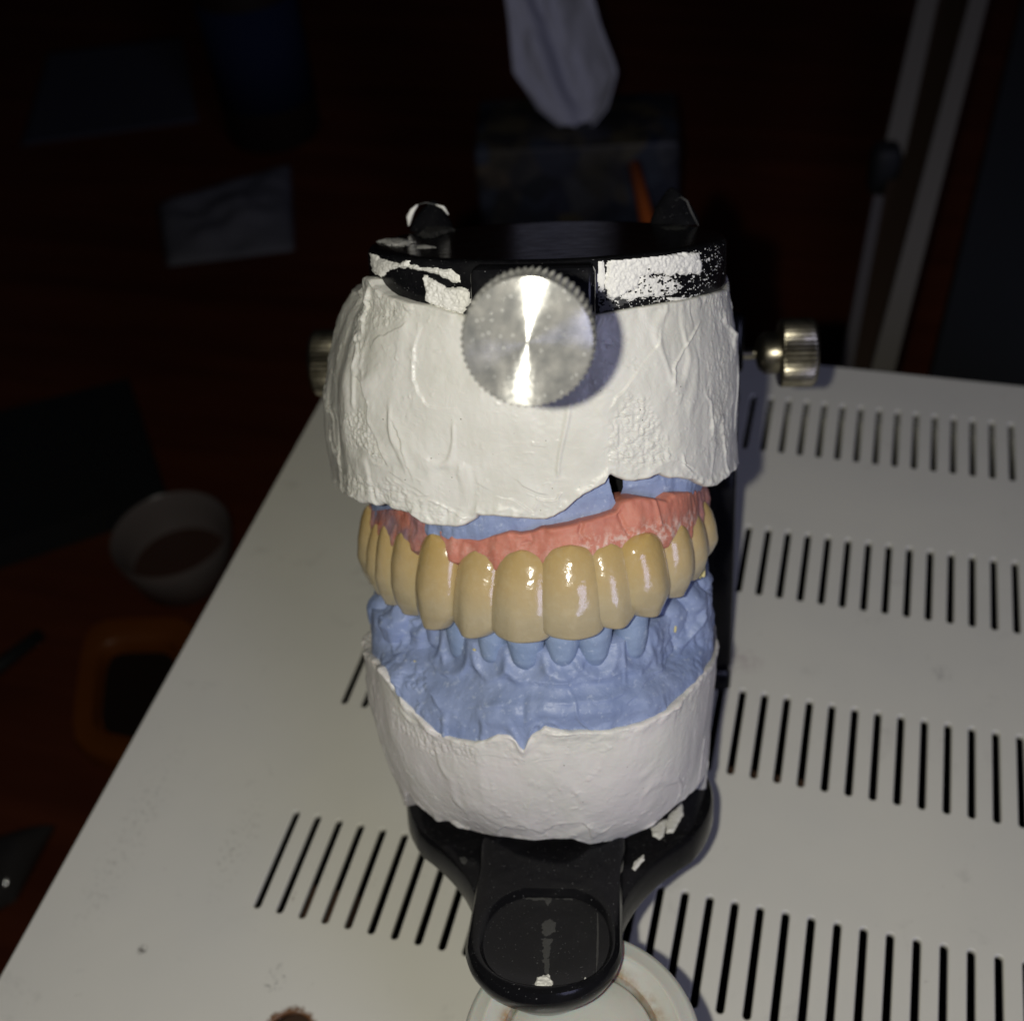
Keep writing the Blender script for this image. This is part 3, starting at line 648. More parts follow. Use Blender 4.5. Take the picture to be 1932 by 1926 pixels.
# features traced from the photograph: (kind, points in photo units, height mm, width, decay, jitter)
z3_ = lambda pts: zoomed(pts, 900, 750, 2.2667)
z1_ = lambda pts: zoomed(pts, 900, 500, 1.2075)
FE_U = [
 ('ridge', z3_([(470, 230), (500, 330), (470, 420), (440, 520), (400, 620), (395, 700), (380, 790), (370, 870)]), .55, 5, .8),
 ('ridge', z3_([(520, 300), (480, 420), (450, 500), (425, 600), (430, 700), (420, 820), (440, 930)]), .35, 4, .8),
 ('step', z3_([(370, 870), (430, 930), (450, 1040), (490, 1170), (560, 1320), (600, 1440), (615, 1510)]), .55, 26, .2),
 ('step', z3_([(330, 740), (310, 860), (300, 960), (310, 1080), (290, 1240), (285, 1400)]), .4, 18, .3),
 ('ridge', z3_([(195, 800), (190, 930), (210, 1080), (240, 1300), (270, 1440), (285, 1560)]), .4, 3.5, .5),
 ('step', z3_([(620, 1120), (700, 1240), (740, 1400), (780, 1540), (825, 1640)]), .30, 16, .2),
 ('step', z3_([(1120, 1105), (950, 1100), (880, 1050), (830, 990), (800, 900), (795, 800), (815, 680), (850, 560), (865, 520)]), .32, 22, .15),
 ('step', z3_([(610, 1520), (680, 1560), (760, 1620), (830, 1660), (900, 1710)]), .35, 12, .3),
 ('ridge', z3_([(600, 1560), (640, 1590), (660, 1690), (640, 1740)]), .3, 4, .5),
 ('step', z3_([(760, 480), (700, 540), (600, 600), (520, 620), (480, 700)]), .30, 20, .2),
 ('ridge', z3_([(760, 1640), (770, 1720), (900, 1740)]), .25, 4, .5),
 ('ridge', z1_([(1475, 560), (1440, 620), (1410, 680), (1375, 740), (1370, 820)]), .38, 3.5, .6),
 ('step', z1_([(1335, 570), (1310, 650), (1260, 720), (1200, 800), (1150, 850), (1125, 920)]), .30, 22, .2),
 ('ridge', z1_([(1500, 820), (1510, 900), (1515, 980), (1520, 1040)]), .35, 4, .8),
 ('ridge', z1_([(1560, 480), (1555, 560), (1580, 620), (1592, 700)]), .4, 5, .8),
 ('step', z1_([(1110, 1000), (1150, 1040), (1200, 1060), (1260, 1110)]), .2, 14, .5),
 ('ridge', z1_([(1400, 1040), (1410, 1090), (1450, 1140)]), .3, 4, .7),
 ('step', z1_([(850, 1000), (860, 1018), (905, 1020), (930, 980)]), .22, 10, .3),
 ('step', z1_([(780, 1130), (820, 1170), (860, 1195), (920, 1215)]), .2, 12, .3),
 ('step', z2([(1045, 245), (1035, 210), (1020, 215), (1010, 245), (960, 250), (925, 235), (915, 295), (860, 265), (820, 232), (740, 225), (640, 280)]), .22, 10, .3),
 ('step', z2([(640, 30), (620, 90), (660, 160), (740, 215)]), .15, 20, .2),
 ('ridge', z2([(255, 120), (330, 180), (400, 220), (450, 215)]), .3, 4, .6),
 ('ridge', z2([(400, 280), (430, 240), (500, 270), (560, 300), (620, 320)]), .25, 4, .8),
 ('step', z2([(1480, 95), (1540, 60), (1600, 75), (1650, 120)]), .2, 10, .6),
]
ROUGH_U = [(z1_([(1130, 930), (1200, 830), (1300, 850), (1330, 950), (1360, 1060), (1300, 1110), (1200, 1110), (1110, 1080)]), .30, 1.5),
           (z3_([(330, 1120), (440, 1120), (590, 1400), (600, 1480), (440, 1380), (330, 1400)]), .34, 1.7),
           (z3_([(300, 1560), (420, 1540), (640, 1600), (900, 1730), (1050, 1800), (1000, 1900), (600, 1760), (320, 1680)]), .30, 1.1),
           (z3_([(480, 330), (620, 340), (900, 400), (700, 520), (480, 560), (450, 460)]), .22, 1.2),
           (z3_([(380, 240), (470, 220), (500, 420), (420, 800), (360, 760), (380, 400)]), .22, 1.2),
           (z1_([(1480, 480), (1570, 460), (1600, 700), (1590, 1080), (1500, 1060), (1490, 800), (1560, 640)]), .16, .9)]
def carve(G, thg, feats, rough, seed=0, amp=1.):
    """radial relief in mm: broad waves, traced ridges and steps, pebbly zones"""
    Gj = G.copy()
    U, Vv = proj(G); jit = fbm(G, .35, 3, seed+40)*7; U2 = U+jit; V2 = Vv+fbm(G, .35, 3, seed+50)*7
    h = fbm(G*[1, 1, .6], .07, 3, seed)*.75*amp + fbm(G*[1, 1, .5]+2*fbm(G, .1, 2, seed+5)[..., None], .17, 2, seed+6)*.28*amp + fbm(G*[1, 1, .35], .45, 3, seed+10)*.09*amp + noise(G, 1.6, seed+20)*.018
    bl = noise(G+.6*noise(G, 1.3, seed+22)[..., None], .75, seed+21)*.7+noise(G, 2.1, seed+23)*.3; h += smooth(.42, .75, bl)*.07; rn = 1-np.abs(fbm(G*[1, 1, .4]+1.5*fbm(G, .12, 2, seed+90)[..., None], .16, 2, seed+91)); h += .24*amp*smooth(.86, 1, rn)*smooth(-.2, .3, noise(G, .13, seed+92))
    vis = np.cos(thg) > -.35
    for kind, poly, a, wdt, jn in feats:
        d, sg, al_ = segdist(U2, V2, poly); env = smooth(0, .2, al_)*smooth(1, .8, al_)*(1-.7*jn*(noise(G, .6, seed+33)+.3))*(.65+.6*noise(G, .28, seed+34))
        end = np.where((al_ <= 0) | (al_ >= 1), np.exp(-(d/6)**2), 1.)
        if kind == 'ridge': h += np.where(vis, a*env*np.exp(-(d/(wdt*.55))**2)*end, 0)
        else: h += np.where(vis, a*1.15*env*end*smooth(-1.2, 1.2, sg*d)*np.exp(-np.maximum(sg*d, 0)/wdt), 0)
    for poly, a, s_ in rough:
        d, _, _ = segdist(U, Vv, list(poly)+[poly[0]]); d = np.where(inpoly(U, Vv, poly), d, -d)+fbm(G, .5, 2, seed+60)*14
        msk = smooth(-6, 12, d)
        n_ = noise(G*[1, 1, .7], s_, seed+61); n2_ = noise(G, s_*2.1, seed+62)
        h += msk*a*(np.abs(n_)*.9+np.abs(n2_)*.5-.35)
    return h
def shell(name, mat, parent, TH, zt_f, zb_f, r_f, rows, feats, rough, seed, lip=1.4, amp=1., lip_in=2.2, lump=.5, post=None, extra_f=None):
    t = np.linspace(0, 1, rows)[:, None]; zt_, zb_ = zt_f(TH)[None], zb_f(TH)[None]
    z = zt_*(1-t)+zb_*t; thg = np.broadcast_to(TH, z.shape); r = r_f(thg, z)
    G = xyz(thg, r, z); h = carve(G, thg, feats, rough, seed, amp)
    if lump: h += lump*np.exp(-((z-zb_)/1.3)**2)*(.5+fbm(G, .5, 3, seed+70))
    if lump: h += lump*.5*np.exp(-((z-zt_)/1.0)**2)*(fbm(G, .6, 3, seed+71))
    r = r+h; 
    if post is not None: r = post(r, thg, z, G)
    G = xyz(thg, r, z)
    # rounded lower lip, then the underside going inwards
    sgz = np.sign(zb_-zt_)
    ex = [xyz(TH[None], r[-1:]-lip*.18, zb_+sgz*lip*.22), xyz(TH[None], r[-1:]-lip*.6, zb_+sgz*lip*.32), xyz(TH[None], r[-1:]-lip*1.2, zb_+sgz*lip*.25), xyz(TH[None], r[-1:]-lip*2.2, zb_-sgz*.1)]
    for k in (.6, .3, .01): ex.append(xyz(TH[None], r[-1:]*k, zb_*0+np.mean(zb_)*(1) if k < .5 else zb_))
    tp = [xyz(TH[None], r[:1]*k, zt_+(-sgz)*0.0) for k in (.01, .5, .9)] + [xyz(TH[None], r[:1]-.5, zt_-sgz*.18)]
    G = np.concatenate(tp+[G]+ex, 0)
    return grid(name, G, mat, parent, close_u=True, flip=(zb_.mean() > zt_.mean()))

uc = thing('upper_cast', (0, 0, H-8), 'white plaster mounting and blue stone jaw model hanging under the black top plate', 'dental cast', local=True)
shell('plaster_mount', M_PLW, uc, TH, zt_u, zb_u, r_upper, 330, FE_U, ROUGH_U, 3)

# ---------- teeth: tips on the occlusal plane, found from the photograph
def zocc(x): return 39.2+.12*x
def onocc(u, v):
    x = 0.
    for _ in range(20): q = lz(u, v, zocc(x)); x = q[0]
    return q
# kind, tip px, top px (v), width, depth, material
TE = [('molar', (714, 1095), 950, 8.2, 9), ('molar', (727, 1116), 985, 6.4, 8), ('premolar', (742, 1134), 988, 6.4, 7.5), ('premolar', (774, 1152), 1001, 7.9, 7.5),
      ('canine', (815, 1180), 1004, 7.8, 6.6), ('lateral', (884, 1198), 1037, 7.9, 6.6), ('central', (974, 1209), 1036, 8.9, 7.2),
      ('central', (1082, 1204), 1028, 8.8, 7.2), ('lateral', (1166, 1181), 1023, 7.5, 6.2), ('canine', (1233, 1158), 1004, 7.5, 7), ('premolar', (1281, 1120), 988, 7.0, 7.5),
      ('premolar', (1309, 1088), 968, 6.9, 7.5), ('molar', (1322, 1052), 944, 7.6, 9)]
tips = np.array([onocc(*t_[1]) for t_ in TE])
for k in range(len(TE)): tips[k, 2] += 0
tang = np.gradient(tips[:, :2], axis=0); 
# smooth tangents from a fitted curve through the arch
ang = np.unwrap(np.arctan2(tang[:, 1], tang[:, 0])); ang = np.convolve(np.concatenate([[ang[0]], ang, [ang[-1]]]), [.25, .5, .25], 'valid')
bridge = thing('dental_bridge', (0, 0, 36), 'curved bridge of thirteen glossy yellowish ceramic tooth crowns between pink gum and blue lower teeth', 'dental bridge', local=True)
neck_pts = []
def tooth_grid(kind, W2, h, D, seed, nu=64, nv=56):
    """labial-facing crown: returns (v, u, 3) with x along the arch, y inwards, z up from the tip"""
    v_ = np.linspace(0, 1, nv)[:, None]**1.35; a = np.linspace(-np.pi, np.pi, nu, endpoint=False)[None]
    vv = v_**1.0
    # v 0 = top (neck), 1 = tip
    if kind == 'central': pw = np.interp(vv, [0, .03, .08, .16, .28, .5, .78, .94, .98, 1], [.14, .46, .66, .81, .92, .985, 1.0, .975, .93, .86])
    elif kind == 'lateral': pw = np.interp(vv, [0, .03, .08, .16, .28, .5, .78, .91, .97, 1], [.14, .46, .66, .81, .92, .99, 1.0, .92, .78, .56])
    elif kind == 'canine': pw = np.interp(vv, [0, .03, .08, .16, .28, .5, .72, .87, .95, 1], [.14, .46, .68, .84, .94, 1.0, .97, .84, .66, .36])
    else: pw = np.interp(vv, [0, .05, .12, .22, .35, .55, .72, .86, .95, 1], [.10, .40, .62, .79, .91, 1.0, .97, .84, .62, .30])
    kk = np.array([.25, .5, .25])
    bot_ = {'central': (.86, .09, 2.6), 'lateral': (.62, .17, 2.2), 'canine': (.62, .24, 2.1)}.get(kind, (.64, .22, 2.2))
    dome = (1-np.clip(1-vv/(.25 if kind == 'central' else .21 if kind == 'lateral' else .25), 0, 1)**2.7)**.5
    tipf = 1-(1-bot_[0])*np.clip((vv-(1-bot_[1]))/bot_[1], 0, 1)**bot_[2]
    pw = np.maximum(.06, dome)*(.90+.10*smooth(.1, .62, vv))*tipf*(1-.03*smooth(.7, 1, vv))
    # labial bulge: the outline seen from the side
    lab = np.interp(vv, [0, .06, .18, .4, .7, .9, 1], [.70, .79, .90, 1.02, 1.0, .87, .77]) if kind in ('central', 'lateral') else np.interp(vv, [0, .06, .18, .4, .65, .85, 1], [.64, .74, .86, .98, 1.03, .85, .60])
    q = lab[:, 0]
    for _ in range(4): q = np.convolve(np.concatenate([[q[0]], q, [q[-1]]]), kk, 'valid')
    lab = q[:, None]
    ex = 2.12 if kind == 'central' else 2.0
    ca, sa = np.cos(a), np.sin(a)
    x = W2*pw*np.sign(sa)*np.abs(sa)**(2/ex); fr = np.sign(ca)*np.abs(ca)**(2/ex)
    back = np.interp(vv, [0, .3, .7, 1], [.3, .9, .75 if kind in ('central', 'lateral') else .95, .10 if kind in ('central', 'lateral') else .5])
    y = np.where(fr > 0, -fr*lab*D*.5, -fr*back*D*.5)
    # developmental lobes and slight ridges
    P3 = np.stack([x+seed*31, y, vv*h+0*x], -1)
    y = y-np.where(fr > 0, fr*(.10*np.cos(x/W2*np.pi*2.0)*smooth(.3, .9, vv)+.10*noise(P3, .35, seed)), 0)
    z = (1-vv)*h+0*x
    # incisal edge: slight smile curve
    z = z+np.where(vv > .6, (vv-.6)/.4, 0)**2*(.12 if kind == 'central' else .3 if kind != 'canine' else .6)*(np.abs(x)/W2)**2
    return np.stack([x, y, z], -1), vv+0*x
crown_defs = []
for k, (kind, (tu, tv), vtop, wd_, dp) in enumerate(TE):
    tip = tips[k]; a = ang[k]; tx = np.array([math.cos(a), math.sin(a)]); nx = np.array([-math.sin(a), math.cos(a)])   # inward
    ztop = ly(np.array(float(tu)), np.array(float(vtop)+{'central': 18, 'lateral': 12, 'canine': 7}.get(kind, 3)), tip[1])[2]
    lean = .24 if kind == 'central' else .20 if kind == 'lateral' else .13 if kind == 'canine' else .04
    h = max(7.5, (ztop-tip[2])+.25)
    g, vv = tooth_grid(kind, wd_/2*1.04, h, dp, k+1)
    off = dp*.5*(.72 if kind == 'central' else .60) if kind in ('central', 'lateral') else dp*.5*(.30 if k < 6 else .45)
    yy = g[..., 1]+off + g[..., 2]*lean - .0
    # lay on the arch, tip edge at the traced point
    G = np.stack([tip[0]+g[..., 0]*tx[0]+yy*nx[0], tip[1]+g[..., 0]*tx[1]+yy*nx[1], tip[2]+g[..., 2]], -1)
    # close the ends
    top = G[:1].mean(1, keepdims=True)+0*G[:1]+[0, 0, .05]; bot = G[-1:].mean(1, keepdims=True)+0*G[-1:]+[0, 0, -.05]
    mid = (G[-1:]*.6+bot*.4)+[0, 0, -.05]
    G = np.concatenate([top, G, mid, bot], 0); vv = np.concatenate([vv[:1], vv, vv[-1:], vv[-1:]], 0)
    # the crowns vary a little
    mt = M_CAN if kind == 'canine' else M_TOO
    o = grid('crown', G, mt, bridge, close_u=True, extra={'crown': vv})
    o['label'] = {'central': 'broad front incisor crown', 'lateral': 'narrow side incisor crown', 'canine': 'yellower pointed canine crown', 'premolar': 'premolar crown', 'molar': 'rear molar crown'}[kind] + (' left of the midline' if k < 7 else ' right of the midline')
    neck_pts.append((tip[0]+nx[0]*(off+h*lean*.9-dp*.42), tip[1]+nx[1]*(off+h*lean*.9-dp*.42), tip[2]+h))
    crown_defs.append((tip, h))
neck_pts = np.array(neck_pts)

# ---------- pink gum mask
gth, gr_ = polar(tips[:, 0], tips[:, 1])
nkt, nkr = polar(neck_pts[:, 0], neck_pts[:, 1])
def r_tip(t): return np.interp(t, gth, gr_, left=gr_[0], right=gr_[-1])
_ts = np.linspace(-2.4, 2.4, 481); _kr = np.exp(-(np.arange(-30, 31)/14.)**2); _kr /= _kr.sum()
_rt = np.convolve(np.concatenate([np.full(30, r_tip(-2.4)), r_tip(_ts), np.full(30, r_tip(2.4))]), _kr, 'valid')
def r_arch(t): return np.interp(t, _ts, _rt)
_nk = np.interp(_ts, nkt, nkr); _nk = np.convolve(np.concatenate([np.full(30, _nk[0]), _nk, np.full(30, _nk[-1])]), _kr, 'valid')
def r_neck(t): return np.interp(t, _ts, _nk)
nth = polar(neck_pts[:, 0], neck_pts[:, 1])[0]
def z_neck(t): return np.interp(t, nth, neck_pts[:, 2])
def r_gum(t, z):
    """gum slopes in above the necks; a fuller root bulge over the right canine"""
    zn = z_neck(t); dz = z-zn
    near_ = np.min(np.abs(np.asarray(t)[..., None]-nth)/(.5*np.gradient(nth)), -1)
    r = r_neck(t)-1.15-.22*np.maximum(dz, -1.0)+.40*smooth(.6, 1., near_)*smooth(1.5, -2.5, dz)
    r = np.where(dz < -1, r-.10*(-1-dz)-.9*np.maximum(-2.6-dz, 0), r)
    for k in range(len(nth)): r = r+.08*np.exp(-((t-nth[k])/.09)**2)*np.exp(-((dz-2.2)/1.6)**2)
    return r+1.1*np.exp(-((t-.80)/.16)**2)*np.exp(-((dz-3.6)/3.)**2)
fg = lambda q: polar(q[..., 0], q[..., 1])[1]-r_gum(polar(q[..., 0], q[..., 1])[0], q[..., 2])
GT = z2([(182, 283), (250, 280), (310, 277), (350, 287), (400, 322), (425, 335), (450, 362), (530, 388), (600, 414), (660, 424), (700, 410), (745, 398), (800, 384), (850, 394), (900, 391), (940, 374), (1000, 366), (1080, 356), (1170, 330), (1230, 312), (1292, 290), (1312, 258), (1345, 240), (1400, 229), (1460, 234), (1520, 246), (1545, 212), (1600, 204), (1640, 186)])
zt_g = boundary(GT, fg, None) if False else None
def bnd2(pts, f):
    pts = np.array(pts, float); out = [pts[0]]
    for a, b in zip(pts[:-1], pts[1:]):
        n = max(1, int(np.hypot(*(b-a))/4)); out += [a+(b-a)*k/n for k in range(1, n+1)]
    out = np.array(out); g, ok = hit(out[:, 0], out[:, 1], f); g = g[ok]
    th_ = polar(g[:, 0], g[:, 1])[0]; o_ = np.argsort(th_); th_, zb = th_[o_], g[o_, 2]
    return (lambda t: np.interp(t, th_, zb)), th_[0], th_[-1]
zt_g, g0, g1 = bnd2(GT, fg)
TG = np.linspace(-1.75, 1.75, 520); tt = np.linspace(0, 1, 70)[:, None]
zt_ = zt_g(TG)[None]; zb_ = (z_neck(TG)-5.5)[None]; zg = zt_*(1-tt)+zb_*tt; thg = np.broadcast_to(TG, zg.shape)
rg = r_gum(thg, zg); Gg = xyz(thg, rg, zg)
rg = rg+fbm(Gg, .22, 3, 91)*.55+fbm(Gg*[1, 1, .5], .6, 3, 92)*.30+.25*np.exp(-((zg-zt_)/.7)**2)*(.4+fbm(Gg, .7, 2, 93))
U, Vv = proj(Gg)
for poly, a, wdt in ((z2([(1130, 340), (1120, 390), (1140, 420)]), -.4, 4), (z2([(1300, 310), (1320, 360), (1345, 395)]), -.5, 4), (z2([(1455, 240), (1470, 300), (1480, 350)]), .35, 3), (z2([(900, 400), (905, 430), (860, 440)]), -.3, 4), (z2([(470, 370), (480, 410), (450, 430)]), -.4, 4)):
    d, sg, al_ = segdist(U, Vv, poly); rg = rg+a*np.exp(-(d/wdt)**2)
Gg = xyz(thg, rg, zg)
mar = np.exp(-((zg-(z_neck(thg)-.4))/1.7)**2)*(.25+.9*smooth(.1, .4, thg)*smooth(1.2, .9, thg))
Gin = [xyz(TG[None], rg[:1]-.5, zt_+.18), xyz(TG[None], rg[:1]-1.3, zt_+.1), xyz(TG[None], rg[:1]-6, zt_-.6)]
Gg = np.concatenate(Gin[::-1]+[Gg], 0); mar = np.concatenate([mar[:1]]*3+[mar], 0)
grid('gum_mask', Gg, M_PNK, uc, extra={'margin': mar, 'grime': np.clip(smooth(-.45, -.95, np.broadcast_to(TG, mar.shape))+smooth(1.0, 1.3, np.broadcast_to(TG, mar.shape)), 0, 1)})

# ---------- blue stone of the upper cast: a full front piece, a crack, and a deeper piece on the right
def r_blu(t, z):
    top_ = sec_u(t)-2.6; gum_ = r_gum(t, zt_g(t))-.35
    k = smooth(52, 58, z); return np.minimum(top_, gum_*(1-k)+top_*k+.0)
zt_b = lambda t: zb_u(t)+3.0
crk = z2([(1245, 90), (1250, 150), (1262, 200), (1285, 255), (1296, 300)])
g_, ok_ = hit(np.array([q[0] for q in crk]), np.array([q[1] for q in crk]), lambda q: polar(q[..., 0], q[..., 1])[1]-r_blu(*polar(q[..., 0], q[..., 1])[:1], q[..., 2]))
tc = polar(g_[:, 0], g_[:, 1])[0]; zc_ = g_[:, 2]; o_ = np.argsort(zc_)
def th_crack(z): return np.interp(z, zc_[o_], tc[o_])
def blue_piece(name, TH, rfun, side, seed):
    t = np.linspace(0, 1, 90)[:, None]; zt__ = zt_b(TH)[None]; zb__ = (np.minimum(zt_g(TH), zb_u(TH))-3.5)[None]
    z = zt__*(1-t)+zb__*t; thg = np.broadcast_to(TH, z.shape).copy()
    if side < 0: thg = np.where(thg > th_crack(z), th_crack(z)+0*thg, thg)
    r = rfun(thg, z); G = xyz(thg, r, z)
    r = r+fbm(G, .16, 3, seed)*.9+fbm(G*[1, 1, .5], .55, 3, seed+1)*.30+smooth(.6, .85, noise(G, .9, seed+2))*.10
    if side < 0: r = np.where(TH[None] > tc.max()+.0005, r-(TH[None]-tc.max())*28, r)
    G = xyz(thg, r, z)
    cap = [xyz(TH[None], r[:1]*k, zt__) for k in (.5, .9)]; cb = [xyz(TH[None], r[-1:]*k, zb__) for k in (.9, .5)]
    return grid(name, np.concatenate(cap+[G]+cb, 0), M_BLU, uc)
blue_piece('stone_jaw', np.linspace(-2.2, tc.max()+.2, 420), r_blu, -1, 101)
tR = np.linspace(tc.max()+.06, 2.2, 220)
def r_blu2(t, z):
    lean = smooth(tc.max()+.45, tc.max()+.05, t)
    return r_blu(t, z)-.3-lean*(1.2+.55*np.maximum(0, 58-z))
br = blue_piece('stone_jaw', tR, r_blu2, 1, 111); br['label'] = 'recessed right piece of the blue stone beyond the crack'
# dark core seen through the crack
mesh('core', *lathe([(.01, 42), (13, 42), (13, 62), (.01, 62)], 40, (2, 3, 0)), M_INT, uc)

# ================================================================== lower cast
lc = thing('lower_cast', (0, 0, -2), 'blue stone lower jaw model on a white plaster base seated on the black bottom plate', 'dental cast', local=True)
sec_l = section([(-22, 24), (-28.5, 14), (-31, 2), (-30, -8), (-25.5, -17), (-18, -24), (-9, -28.6), (0, -30), (9, -28.8), (17, -24.6), (22.5, -17), (25.4, -8), (26, 2), (25, 14), (20, 24), (0, 27)], .9)
lsL = ly(np.array([703, 709, 722, 737, 754, 774]), np.array([1240, 1290, 1350, 1400, 1450, 1500]), 0.)
lsR = ly(np.array([1348, 1344, 1340, 1336, 1334, 1330]), np.array([1180, 1250, 1300, 1350, 1400, 1440]), 0.)
def r_low(t, z):
    l_ = -interp_z(lsL, z)/31.; r_ = interp_z(lsR, z)/26.; side = np.where(t < 0, l_, r_)
    fr = 1-.30*np.clip((24-z)/25., 0, 1.1)**2.1; wgt = smooth(.5, 1.35, np.abs(t))
    return sec_l(t)*((1-wgt)*fr+wgt*side)
fl_ = lambda q: polar(q[..., 0], q[..., 1])[1]-r_low(polar(q[..., 0], q[..., 1])[0], q[..., 2])
LB = z2([(185, 960), (200, 985), (230, 992), (270, 1050), (300, 1110), (340, 1170), (390, 1222), (440, 1262), (480, 1297), (520, 1312), (560, 1325), (640, 1336), (700, 1326), (745, 1305), (800, 1308), (830, 1325), (850, 1356), (868, 1372), (885, 1330), (900, 1305), (930, 1290), (962, 1266), (1000, 1276), (1080, 1290), (1180, 1290), (1250, 1286), (1330, 1272), (1400, 1250), (1500, 1200), (1600, 1120), (1660, 1050), (1705, 985)])
zl_b = boundary(LB, fl_, 26.)
z4b = lambda pts: zoomed(pts, 1000, 2100, 1.38)
LW = z4b([(312, 405), (340, 450), (400, 500), (440, 530), (490, 530), (540, 555), (600, 575), (680, 595), (760, 600), (850, 605), (930, 600), (1000, 600), (1080, 620), (1150, 610), (1220, 605), (1290, 570), (1370, 520), (1430, 470), (1500, 410), (1550, 330), (1572, 270)])
zl_w = boundary(LW, fl_, -2.)
def zl_w2(t): return np.clip(zl_w(t), -2.0, 5)
FE_L = [
 ('ridge', z2([(160, 800), (185, 930), (230, 1000), (260, 1060), (300, 1130)]), .8, 7, .5),
 ('step', z2([(290, 1090), (330, 1180), (400, 1250), (470, 1310)]), .4, 12, .4),
 ('ridge', z4b([(260, 40), (330, 110), (400, 150), (450, 190)]), .35, 6, .5),
 ('ridge', z4b([(900, 155), (960, 165), (1050, 155), (1200, 140), (1290, 150)]), .35, 4, .6),
 ('step', z4b([(680, 590), (700, 560), (780, 535), (850, 560), (900, 590)]), .35, 10, .2),
 ('step', z4b([(870, 590), (930, 545), (1040, 535), (1080, 565), (1085, 615)]), .35, 10, .2),
 ('ridge', z4b([(490, 530), (540, 555), (590, 560)]), .4, 4, .4),
 ('step', z4b([(560, 230), (700, 265), (850, 270), (950, 255)]), .12, 10, .8),
 ('step', z4b([(280, 180), (320, 300), (400, 410), (520, 470)]), .18, 18, .4),
 ('ridge', z4b([(750, 250), (850, 280), (960, 262)]), .12, 3, .8),
 ('ridge', z2([(1480, 1210), (1560, 1160), (1640, 1060)]), .3, 5, .5),
]
RO_L = [(z4b([(250, 60), (420, 180), (640, 220), (600, 290), (380, 240), (240, 140)]), .22, 1.3), (z4b([(640, 190), (1300, 150), (1200, 240), (700, 300)]), .10, .9)]
shell('plaster_base', M_PLL, lc, TH, zl_w2, zl_b, r_low, 240, FE_L, RO_L, 23, lip=.9, amp=.8, lump=.45)
lp = ly(np.array(1336.), np.array(1290.), 2.)
add_stain(M_PLL, np.array([lp[0], lp[1], lp[2]+2]), 9., (.62, .25, .25))

# ---------- blue lower jaw: vestibule sweeping in from the rim to the gum line, with tooth sockets
def r_ltip(t): return np.minimum(r_arch(t)-3.2, 50)
NECK = 31.5
def r_blow(t, z):
    zr = zl_b(t)
    k = smooth(0, 1, (z-zr)/np.maximum(NECK-.5-zr, 1.5))
    rim = r_low(t, zr)-.55; gum = np.interp(np.abs(t), [0, .7, 1.2, 1.6], [1, 1, .99, .97])*r_ltip(t)+.3
    wav = .5*np.cos(np.clip(t, -1, 1)*6.2)
    r = rim*(1-k)+gum*k+1.1*np.sin(np.pi*np.clip(k, 0, 1)**1.2)*smooth(1.2, .8, np.abs(t))+wav*.2
    r = np.where(z > NECK, gum-.10*np.maximum(z-NECK, 0)**1.2, r)
    r = r-np.maximum(zr-z, 0)*1.3
    # behind the canines the ridge stands as a wall almost flush with the rim
    wall_ = r_low(t, zr)-.9-.07*np.maximum(z-zr, 0)-np.maximum(zr-z, 0)*1.3
    return r+(wall_-r)*smooth(.85, 1.25, np.abs(t))
# lower teeth: neck positions on the photo and widths
LT = [((870, 1035), 148), ((710, 1012), 128), ((552, 985), 130), ((440, 930), 120), ((1050, 1018), 140), ((1205, 1012), 140), ((1392, 985), 128)]
fb_ = lambda q: polar(q[..., 0], q[..., 1])[1]-r_blow(polar(q[..., 0], q[..., 1])[0], q[..., 2])
lt3 = []
for (q, wpx) in LT:
    u_, v_ = z2([q])[0]; pt, ok = hit(np.array([u_]), np.array([v_]), fb_); pt = pt[0]; lt3.append((pt, wpx/1.4862/1.6025/FD*168*1.30))
lth = [polar(q[0][0], q[0][1])[0] for q in lt3]
ROB = [(z2([(215, 930), (330, 870), (420, 880), (470, 1000), (430, 1100), (330, 1100), (230, 1010)]), .8, .55), (z2([(1440, 760), (1640, 560), (1740, 600), (1700, 900), (1600, 1050), (1450, 900)]), .55, .35)]
FE_B = [('step', z2([(360, 600), (330, 700), (370, 780), (400, 850)]), .7, 14, .4), ('ridge', z2([(250, 640), (240, 760), (290, 860), (300, 960)]), .8, 8, .6), ('ridge', z2([(330, 790), (340, 880), (300, 1000)]), .7, 8, .6),
        ('ridge', z2([(1640, 560), (1660, 680), (1640, 780), (1570, 880), (1530, 960)]), .9, 9, .4), ('ridge', z2([(1525, 800), (1540, 900), (1500, 1010)]), -.9, 5, .2),
        ('ridge', z2([(1440, 790), (1480, 900), (1470, 1000), (1400, 1040)]), .5, 9, .3),
        ('ridge', z2([(500, 1050), (640, 1140), (800, 1160), (950, 1135), (1130, 1150), (1300, 1110), (1400, 1060)]), .35, 12, .5),
        ('step', z2([(1330, 1180), (1380, 1120), (1420, 1060), (1470, 1030)]), .4, 14, .3), ('ridge', z2([(440, 1060), (480, 1140), (560, 1190)]), .4, 9, .6),
        ('step', z2([(280, 1000), (400, 1050), (480, 1120), (500, 1190)]), .4, 14, .5), ('ridge', z2([(880, 1330), (900, 1260), (920, 1240), (960, 1260)]), .4, 8, .4),
        ('ridge', z2([(450, 860), (455, 940), (500, 1010), (560, 1040)]), .35, 7, .4)]
TB = np.concatenate([np.linspace(-2.6, -1.75, 20)[:-1], np.linspace(-1.75, 1.75, 560), np.linspace(1.75, 2.6, 20)[1:]])
tt = np.linspace(0, 1, 260)[:, None]; zr_ = (zl_b(TB)-2.0)[None]; ztop_ = np.interp(np.abs(TB), [0, 1.0, 1.4, 1.7, 2.6], [35.5, 35.5, 35.5, 36, 37])[None]+(np.clip(TB, -1.4, 1.4)*1.0)[None]
zz_ = zr_*(1-tt)+ztop_*tt; thg = np.broadcast_to(TB, zz_.shape); rr_ = r_blow(thg, zz_)
